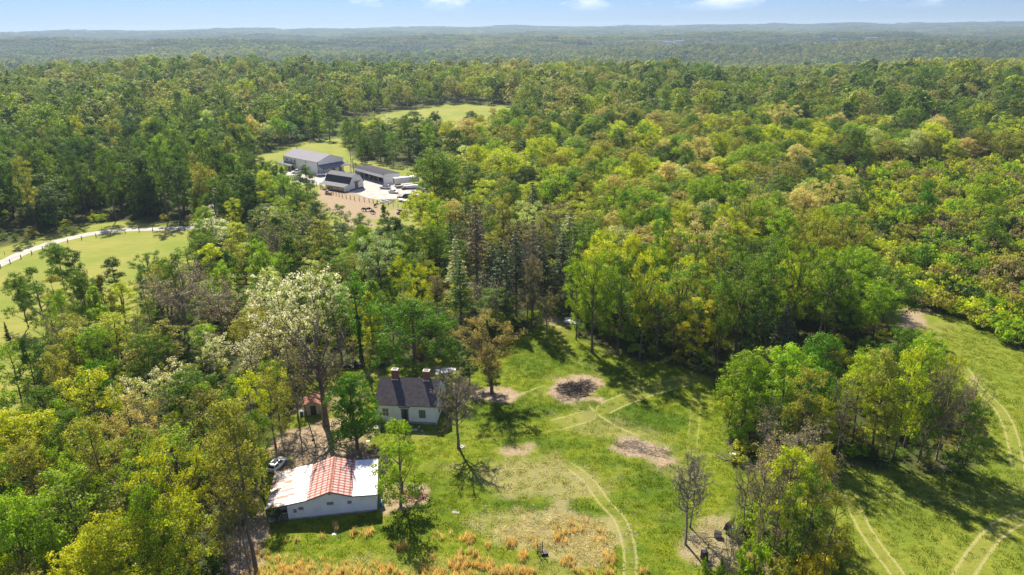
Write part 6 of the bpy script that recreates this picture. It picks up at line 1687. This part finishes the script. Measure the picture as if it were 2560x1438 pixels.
for i, (px_, py_, lb) in enumerate(((892, 443, 'left one of two white upright tanks before the open shed'), (899, 444, 'right one of two white upright tanks before the open shed'))):
    X_, Y_ = at(px_, py_); o = thing('water_tank', lb, 'tank', (X_, Y_, 0), 0, 'white tanks'); m_ = MB(); m_.tube((0, 0, 0), (0, 0, 1.5), .55, n=14); m_.build('body', M['trim_white'], o, bevel=.03); m_ = MB(); m_.tube((0, 0, 1.5), (0, 0, 1.65), .2, n=10); m_.build('lid', M['trim_dark'], o)

# fences
def fence(name, label, pts, spacing, h, rails=2, pw=.09, thick=()):
    L = smooth_line([at(*p) for p in pts], 8)
    d = [0]
    for a, b_ in zip(L, L[1:]): d.append(d[-1] + math.hypot(b_[0] - a[0], b_[1] - a[1]))
    n = int(d[-1] / spacing); la = np.array(L)
    P = [(float(np.interp(i * spacing, d, la[:, 0])), float(np.interp(i * spacing, d, la[:, 1]))) for i in range(n + 1)]
    o = thing(name, label, 'fence', (P[0][0], P[0][1], 0))
    m_ = MB(); m_.box(-pw, pw, -pw, pw, -.2, h); pm = m_.mesh('post', M['post']); m_ = MB(); m_.box(-pw * 1.9, pw * 1.9, -pw * 1.9, pw * 1.9, -.2, h * 1.15); pt = m_.mesh('post', M['post'])
    for i, p in enumerate(P): link('post', pt if i in thick else pm, o, (p[0] - P[0][0], p[1] - P[0][1], 0), (random.Random(i).uniform(-.04, .04), random.Random(i + 9).uniform(-.04, .04), 0))
    for k_ in range(rails):
        z = h * (0.92 - .38 * k_); m_ = MB()
        for a, b_ in zip(P, P[1:]): m_.tube((a[0] - P[0][0], a[1] - P[0][1], z), (b_[0] - P[0][0], b_[1] - P[0][1], z), .016, n=3)
        m_.build('wire', M['wire'], o)
    return o
fence('wire_fence', 'post-and-wire fence following the lower side of the gravel drive', [(-80, 722), (0, 672), (65, 643), (130, 619), (200, 601), (270, 589), (340, 581), (400, 578), (478, 576)], 4.4, 1.35, thick=(24, 26, 31, 34))
fence('wire_fence', 'thin fence along the upper side of the gravel drive', [(-60, 665), (40, 627), (130, 600), (210, 582), (300, 573), (400, 567)], 5.5, 1.1, rails=1, pw=.045)
fence('paddock_fence', 'dark-posted fence between the gravel yard and the cattle paddock', [(786, 470), (798, 466), (815, 478), (850, 492), (885, 500), (905, 503), (925, 506), (945, 511)], 2.6, 1.6, pw=.1)
fence('paddock_fence', 'fence running right from the pole raft past the pale trailer', [(945, 511), (980, 516), (1005, 521), (1030, 528), (1052, 534)], 2.6, 1.5, pw=.08)
fence('field_fence', 'dark-posted fence where the wood meets the farm pasture', [(868, 408), (905, 416), (960, 420), (1010, 424), (1050, 428)], 4.0, 1.3, pw=.07)
X_, Y_ = at(821, 487)
o = thing('hay_feeder', 'stack of pale pinkish bales at the gambrel barn\'s left end', 'bales', (X_, Y_, 0), R(-30))
for i in range(7): m_ = MB(); m_.box(-1.6 + (i % 3) * 1.1, -.6 + (i % 3) * 1.1, -.5 + (i // 3) * .3, .5 + (i // 3) * .3, (i // 3) * .6, .58 + (i // 3) * .6); m_.build('bale', M['tan_board'], o)

# ------------------------------------------------------------------ cattle: each animal one skinned body
def animal(label, px_, py_, rz, mat, lying=False, s=1.0, graze=True):
    X_, Y_ = at(px_, py_)
    hz_ = .95 if not lying else .45
    V = [(0, 0, hz_ + .15), (.55, 0, hz_ + .17), (-.6, 0, hz_ + .17), (.95, 0, hz_ + .22), (1.25, 0, hz_ + (-.05 if graze else .45)), (1.6, 0, hz_ + (-.5 if graze else .45)), (1.8, 0, hz_ + (-.7 if graze else .35)), (-.85, 0, hz_ + .1), (-.95, 0, hz_ - .45)]
    Ed = [(0, 1), (0, 2), (1, 3), (3, 4), (4, 5), (5, 6), (2, 7), (7, 8)]; Rr = [.40, .40, .38, .27, .17, .16, .09, .10, .03]
    for fx_, par in ((.62, 1), (-.68, 2)):
        for sy in (-.2, .2):
            k_ = len(V)
            if lying: V += [(fx_, sy * 1.6, .3), (fx_ + .35, sy * 1.9, .12), (fx_ + .05, sy * 2.0, .07)]
            else: V += [(fx_, sy, .75), (fx_ + (.04 if fx_ > 0 else -.1), sy, .4), (fx_, sy, .03)]
            Ed += [(par, k_), (k_, k_ + 1), (k_ + 1, k_ + 2)]; Rr += [.15, .08, .06]
    me = bpy.data.meshes.new('body'); me.from_pydata(V, Ed, [])
    o = bpy.data.objects.new('cow', me); COL.objects.link(o)
    md = o.modifiers.new('skin', 'SKIN'); sv = me.skin_vertices[0].data
    for i, r_ in enumerate(Rr): sv[i].radius = (r_, r_)
    sv[0].use_root = True
    o.modifiers.new('sub', 'SUBSURF').levels = 1; o.modifiers['sub'].render_levels = 1
    me.materials.append(mat); o.location = (X_, Y_, 0.0); o.rotation_euler = (0, 0, rz); o.scale = (s, s, s)
    tag(o, label, 'cow', 'cattle in the paddock')
    for sy in (-1, 1):
        m_ = MB(); m_.tube((1.5 if graze else 1.5, sy * .14, hz_ + (-.38 if graze else .55)), (1.42, sy * .3, hz_ + (-.34 if graze else .6)), .06, .02, n=5); m_.build('ear', mat, o)
    return o
animal('black cow standing leftmost on the red soil', 911.5, 528.5, 2.6, M['cow_black'])
animal('black cow grazing beside the leftmost cow on the red soil', 920, 528, .3, M['cow_black'])
animal('dark brown cow nearest the slim pointed tree', 931, 534.5, -.6, M['cow_brown'])
animal('white-marked dark cow standing apart, uppermost of the cattle', 938, 518, 1.2, M['cow_black'], graze=False, s=.9)
animal('black cow lying at left on the soil right of the slim pointed tree', 999, 536, .1, M['cow_black'], lying=True, s=1.2)
animal('dark brown cow standing over the lying cow', 1003, 533.5, 3.0, M['cow_brown'], graze=False)
animal('dark cow grazing at the right of the lying cow', 1010, 536.5, -.3, M['cow_brown'], s=1.1)

# ------------------------------------------------------------------ yard clutter
def sheet(name, label, cat, px_, py_, rx, ry, h, mat, seed, rz=0.0):
    rs = np.random.RandomState(seed); X_, Y_ = at(px_, py_); n = 9
    A, B = np.meshgrid(np.linspace(-1, 1, n), np.linspace(-1, 1, n))
    zz = np.maximum(0.03, h * (1 - np.sqrt(A ** 2 + B ** 2) * .8) + rs.normal(size=A.shape) * h * .3)
    e = 1 + (rs.rand(*A.shape) - .5) * .25
    V = np.stack([(A * rx * e).ravel(), (B * ry * e).ravel(), zz.ravel()], 1); i_ = (np.arange(n - 1)[:, None] * n + np.arange(n - 1)[None]).ravel()
    Fc = np.stack([i_, i_ + 1, i_ + n + 1, i_ + n], 1); Vb = V.copy(); Vb[:, 2] -= .02
    o = link(name, np_mesh(name, np.concatenate([V, Vb]), np.concatenate([Fc, Fc[:, ::-1] + n * n]), [mat]), None, (X_, Y_, 0.02), (0, 0, rz)); return tag(o, label, cat)
sheet('plastic_sheet', 'crumpled white plastic sheet on the lawn behind the cottage', 'plastic sheet', 1108, 928, 1.6, 1.1, .25, M['tarp'], 1, .2)
sheet('plastic_sheet', 'second crumpled pale sheet, right end of the white heap behind the cottage', 'plastic sheet', 1129, 923, .9, .7, .2, M['tarp'], 2)
sheet('broken_sheeting', 'white broken panels lying under trees beyond the dirt path', 'scrap', 1432, 803, 2.0, 1.5, .3, M['tarp'], 3, -.4)
sheet('plastic_sheet', 'small white rag on the grass in front of the metal shed', 'plastic sheet', 836, 1336, .3, .25, .15, M['tarp'], 4)
sheet('white_bag', 'white bag at the foot of the leaning bare tree', 'bag', 1155, 1119, .35, .3, .35, M['tarp'], 5)
sheet('plastic_sheet', 'small white scrap on the grass below the cottage\'s left end', 'plastic sheet', 920, 1103, .3, .2, .08, M['tarp'], 6)
sheet('plastic_sheet', 'tiny white scrap beyond the shed\'s shadow on the lawn', 'plastic sheet', 1140, 1281, .55, .3, .08, M['stone'], 7)
sheet('scrap', 'pale scrap lying at the copse\'s left front edge', 'scrap', 1832, 1136, .5, .3, .12, M['tarp'], 8)
X_, Y_ = at(1040, 1232)
o = thing('junk_crate', 'pale metal crate half hidden right of the tree beside the shed', 'crate', (X_, Y_, 0), R(20)); m_ = MB(); m_.box(-.5, .5, -.35, .35, 0, .6); m_.build('body', M['car_grey'], o, bevel=.03); m_ = MB(); m_.box(-.54, .54, -.39, .39, .602, .65); m_.build('lid', M['lgrey_roof'], o)
stick_pile('junk_heap', 'reddish junk and sticks heaped under the tree beside the shed', 'junk heap', [(1012, 1243, 1.8, 1.6, 90), (1050, 1240, 1.2, 1.0, 50)], M['rust'], L=(.4, 1.0), hh=.6, seed=12)
X_, Y_ = at(1350, 1385)
o = thing('tripod_stand', 'dark H-shaped metal frame standing in the pale dead grass', 'frame', (X_, Y_, 0), R(12))
for s in (-.32, .32): m_ = MB(); m_.box(s - .05, s + .05, -.05, .05, 0, 2.0 if s > 0 else 1.7); m_.build('upright', M['char_metal'], o)
m_ = MB(); m_.box(-.27, .27, -.045, .045, 1.15, 1.25); m_.build('crossbar', M['char_metal'], o); m_ = MB(); m_.box(-.27, .27, -.045, .045, .45, .53); m_.build('crossbar', M['char_metal'], o)
m_ = MB(); m_.box(.1, 1.0, -.5, .2, 0, .35); m_.build('base_weight', M['char_metal'], o)
for i, (px_, py_, w_, d_, h_, mt_, lb, cat) in enumerate(((1794, 1342, .95, .7, .8, 'char_metal', 'dark box-like appliance lying on the bare soil left of the scrap heap', 'appliance'), (1760, 1398, .8, .7, 1.3, 'char_metal', 'tall dark cabinet standing near the bottom edge in brush', 'cabinet'))):
    X_, Y_ = at(px_, py_); o = thing('scrap_' + ('appliance' if i == 0 else 'cabinet'), lb, cat, (X_, Y_, 0), R(-15 + i * 30)); m_ = MB(); m_.box(-w_ / 2, w_ / 2, -d_ / 2, d_ / 2, 0, h_); m_.build('body', M[mt_], o, bevel=.04)
    m_ = MB(); m_.box(-w_ / 2 + .08, w_ / 2 - .08, -d_ / 2 - .03, -d_ / 2 - .001, .1, h_ - .1); m_.build('door', M['car_grey' if i == 0 else 'trim_dark'], o)
X_, Y_ = at(1842, 1345)
o = thing('scrap_heap', 'small heap of dark and white scrap by the slim leaning tree', 'scrap heap', (X_, Y_, 0), R(10))
for i, (a, b_, w_, d_, h_, z_, mt_) in enumerate(((0, 0, 1.0, 1.6, .6, 0, 'wood'), (-.1, 1.1, .8, .6, .8, 0, 'tarp'), (.1, 1.7, .7, .7, 1.1, 0, 'char_metal'), (.4, -.3, .6, 1.4, .9, 0, 'char_metal'), (.5, -1.3, .9, .5, .4, 0, 'wood'), (0, -2.2, .5, .5, .3, 0, 'tarp'))):
    m_ = MB(); m_.box(a - w_ / 2, a + w_ / 2, b_ - d_ / 2, b_ + d_ / 2, z_, z_ + h_); p_ = m_.build('scrap_piece', M[mt_], o, bevel=.05); p_.rotation_euler = (0.1 * i, .08, .3 * i)
X_, Y_ = at(880, 930)
car('parked_car', 'dark old car almost hidden in tree shade left behind the cottage', 'car', 884, 918, 10, M['car_black'], 'sedan', .9)

# ------------------------------------------------------------------ far white buildings
POSW = ['two leftmost', '']
far_lb = ['longest white building in the far woods left of centre-right', 'white building just right of the longest far white building', 'small white building in far woods left of the longest one', 'white house on the far plateau right of the long buildings', 'pale long building far right near the horizon', 'small pale house left of the pale long building near the horizon',
          'small white house in the far right woods', 'pale block on the far right skyline', 'white house by the small far clearing on the left', 'white cabin right of the far plateau house', 'pale building rightmost on the far skyline', 'tiny white roof in the far woods at picture centre']
for (X_, Y_, w_, d_, h_), lb in zip(FARB, far_lb):
    z_ = hz(X_, Y_); o = thing('far_building', lb, 'building', (X_, Y_, z_ - 1), 0, 'far white buildings'); h_ += 9
    m_ = MB(); m_.box(-w_ / 2, w_ / 2, 0, d_, 0, h_); m_.build('wall', M['trim_white'], o)
    m_ = MB(); m_.prism([(-1, h_ + .05), (d_ / 2, h_ + d_ * .18), (d_ + 1, h_ + .05)], -w_ / 2 - 1, w_ / 2 + 1, 'x'); m_.build('roof', M['lgrey_roof'], o)

# ------------------------------------------------------------------ air
m = bpy.data.materials.new('haze_air'); m.use_nodes = True; N, L = m.node_tree.nodes, m.node_tree.links
N.remove(N['Principled BSDF'])
pv = N.new('ShaderNodeVolumePrincipled'); pv.inputs['Color'].default_value = (0.58, 0.78, 1.0, 1); pv.inputs['Density'].default_value = 0.00009; pv.inputs['Anisotropy'].default_value = 0.2
L.new(pv.outputs[0], N['Material Output'].inputs['Volume'])
mb = MB(); mb.box(-14500, 14500, -700, 14500, -140, 118); tag(mb.build('haze', m), 'pale blue air thickening toward the horizon', 'haze', None, 'stuff')
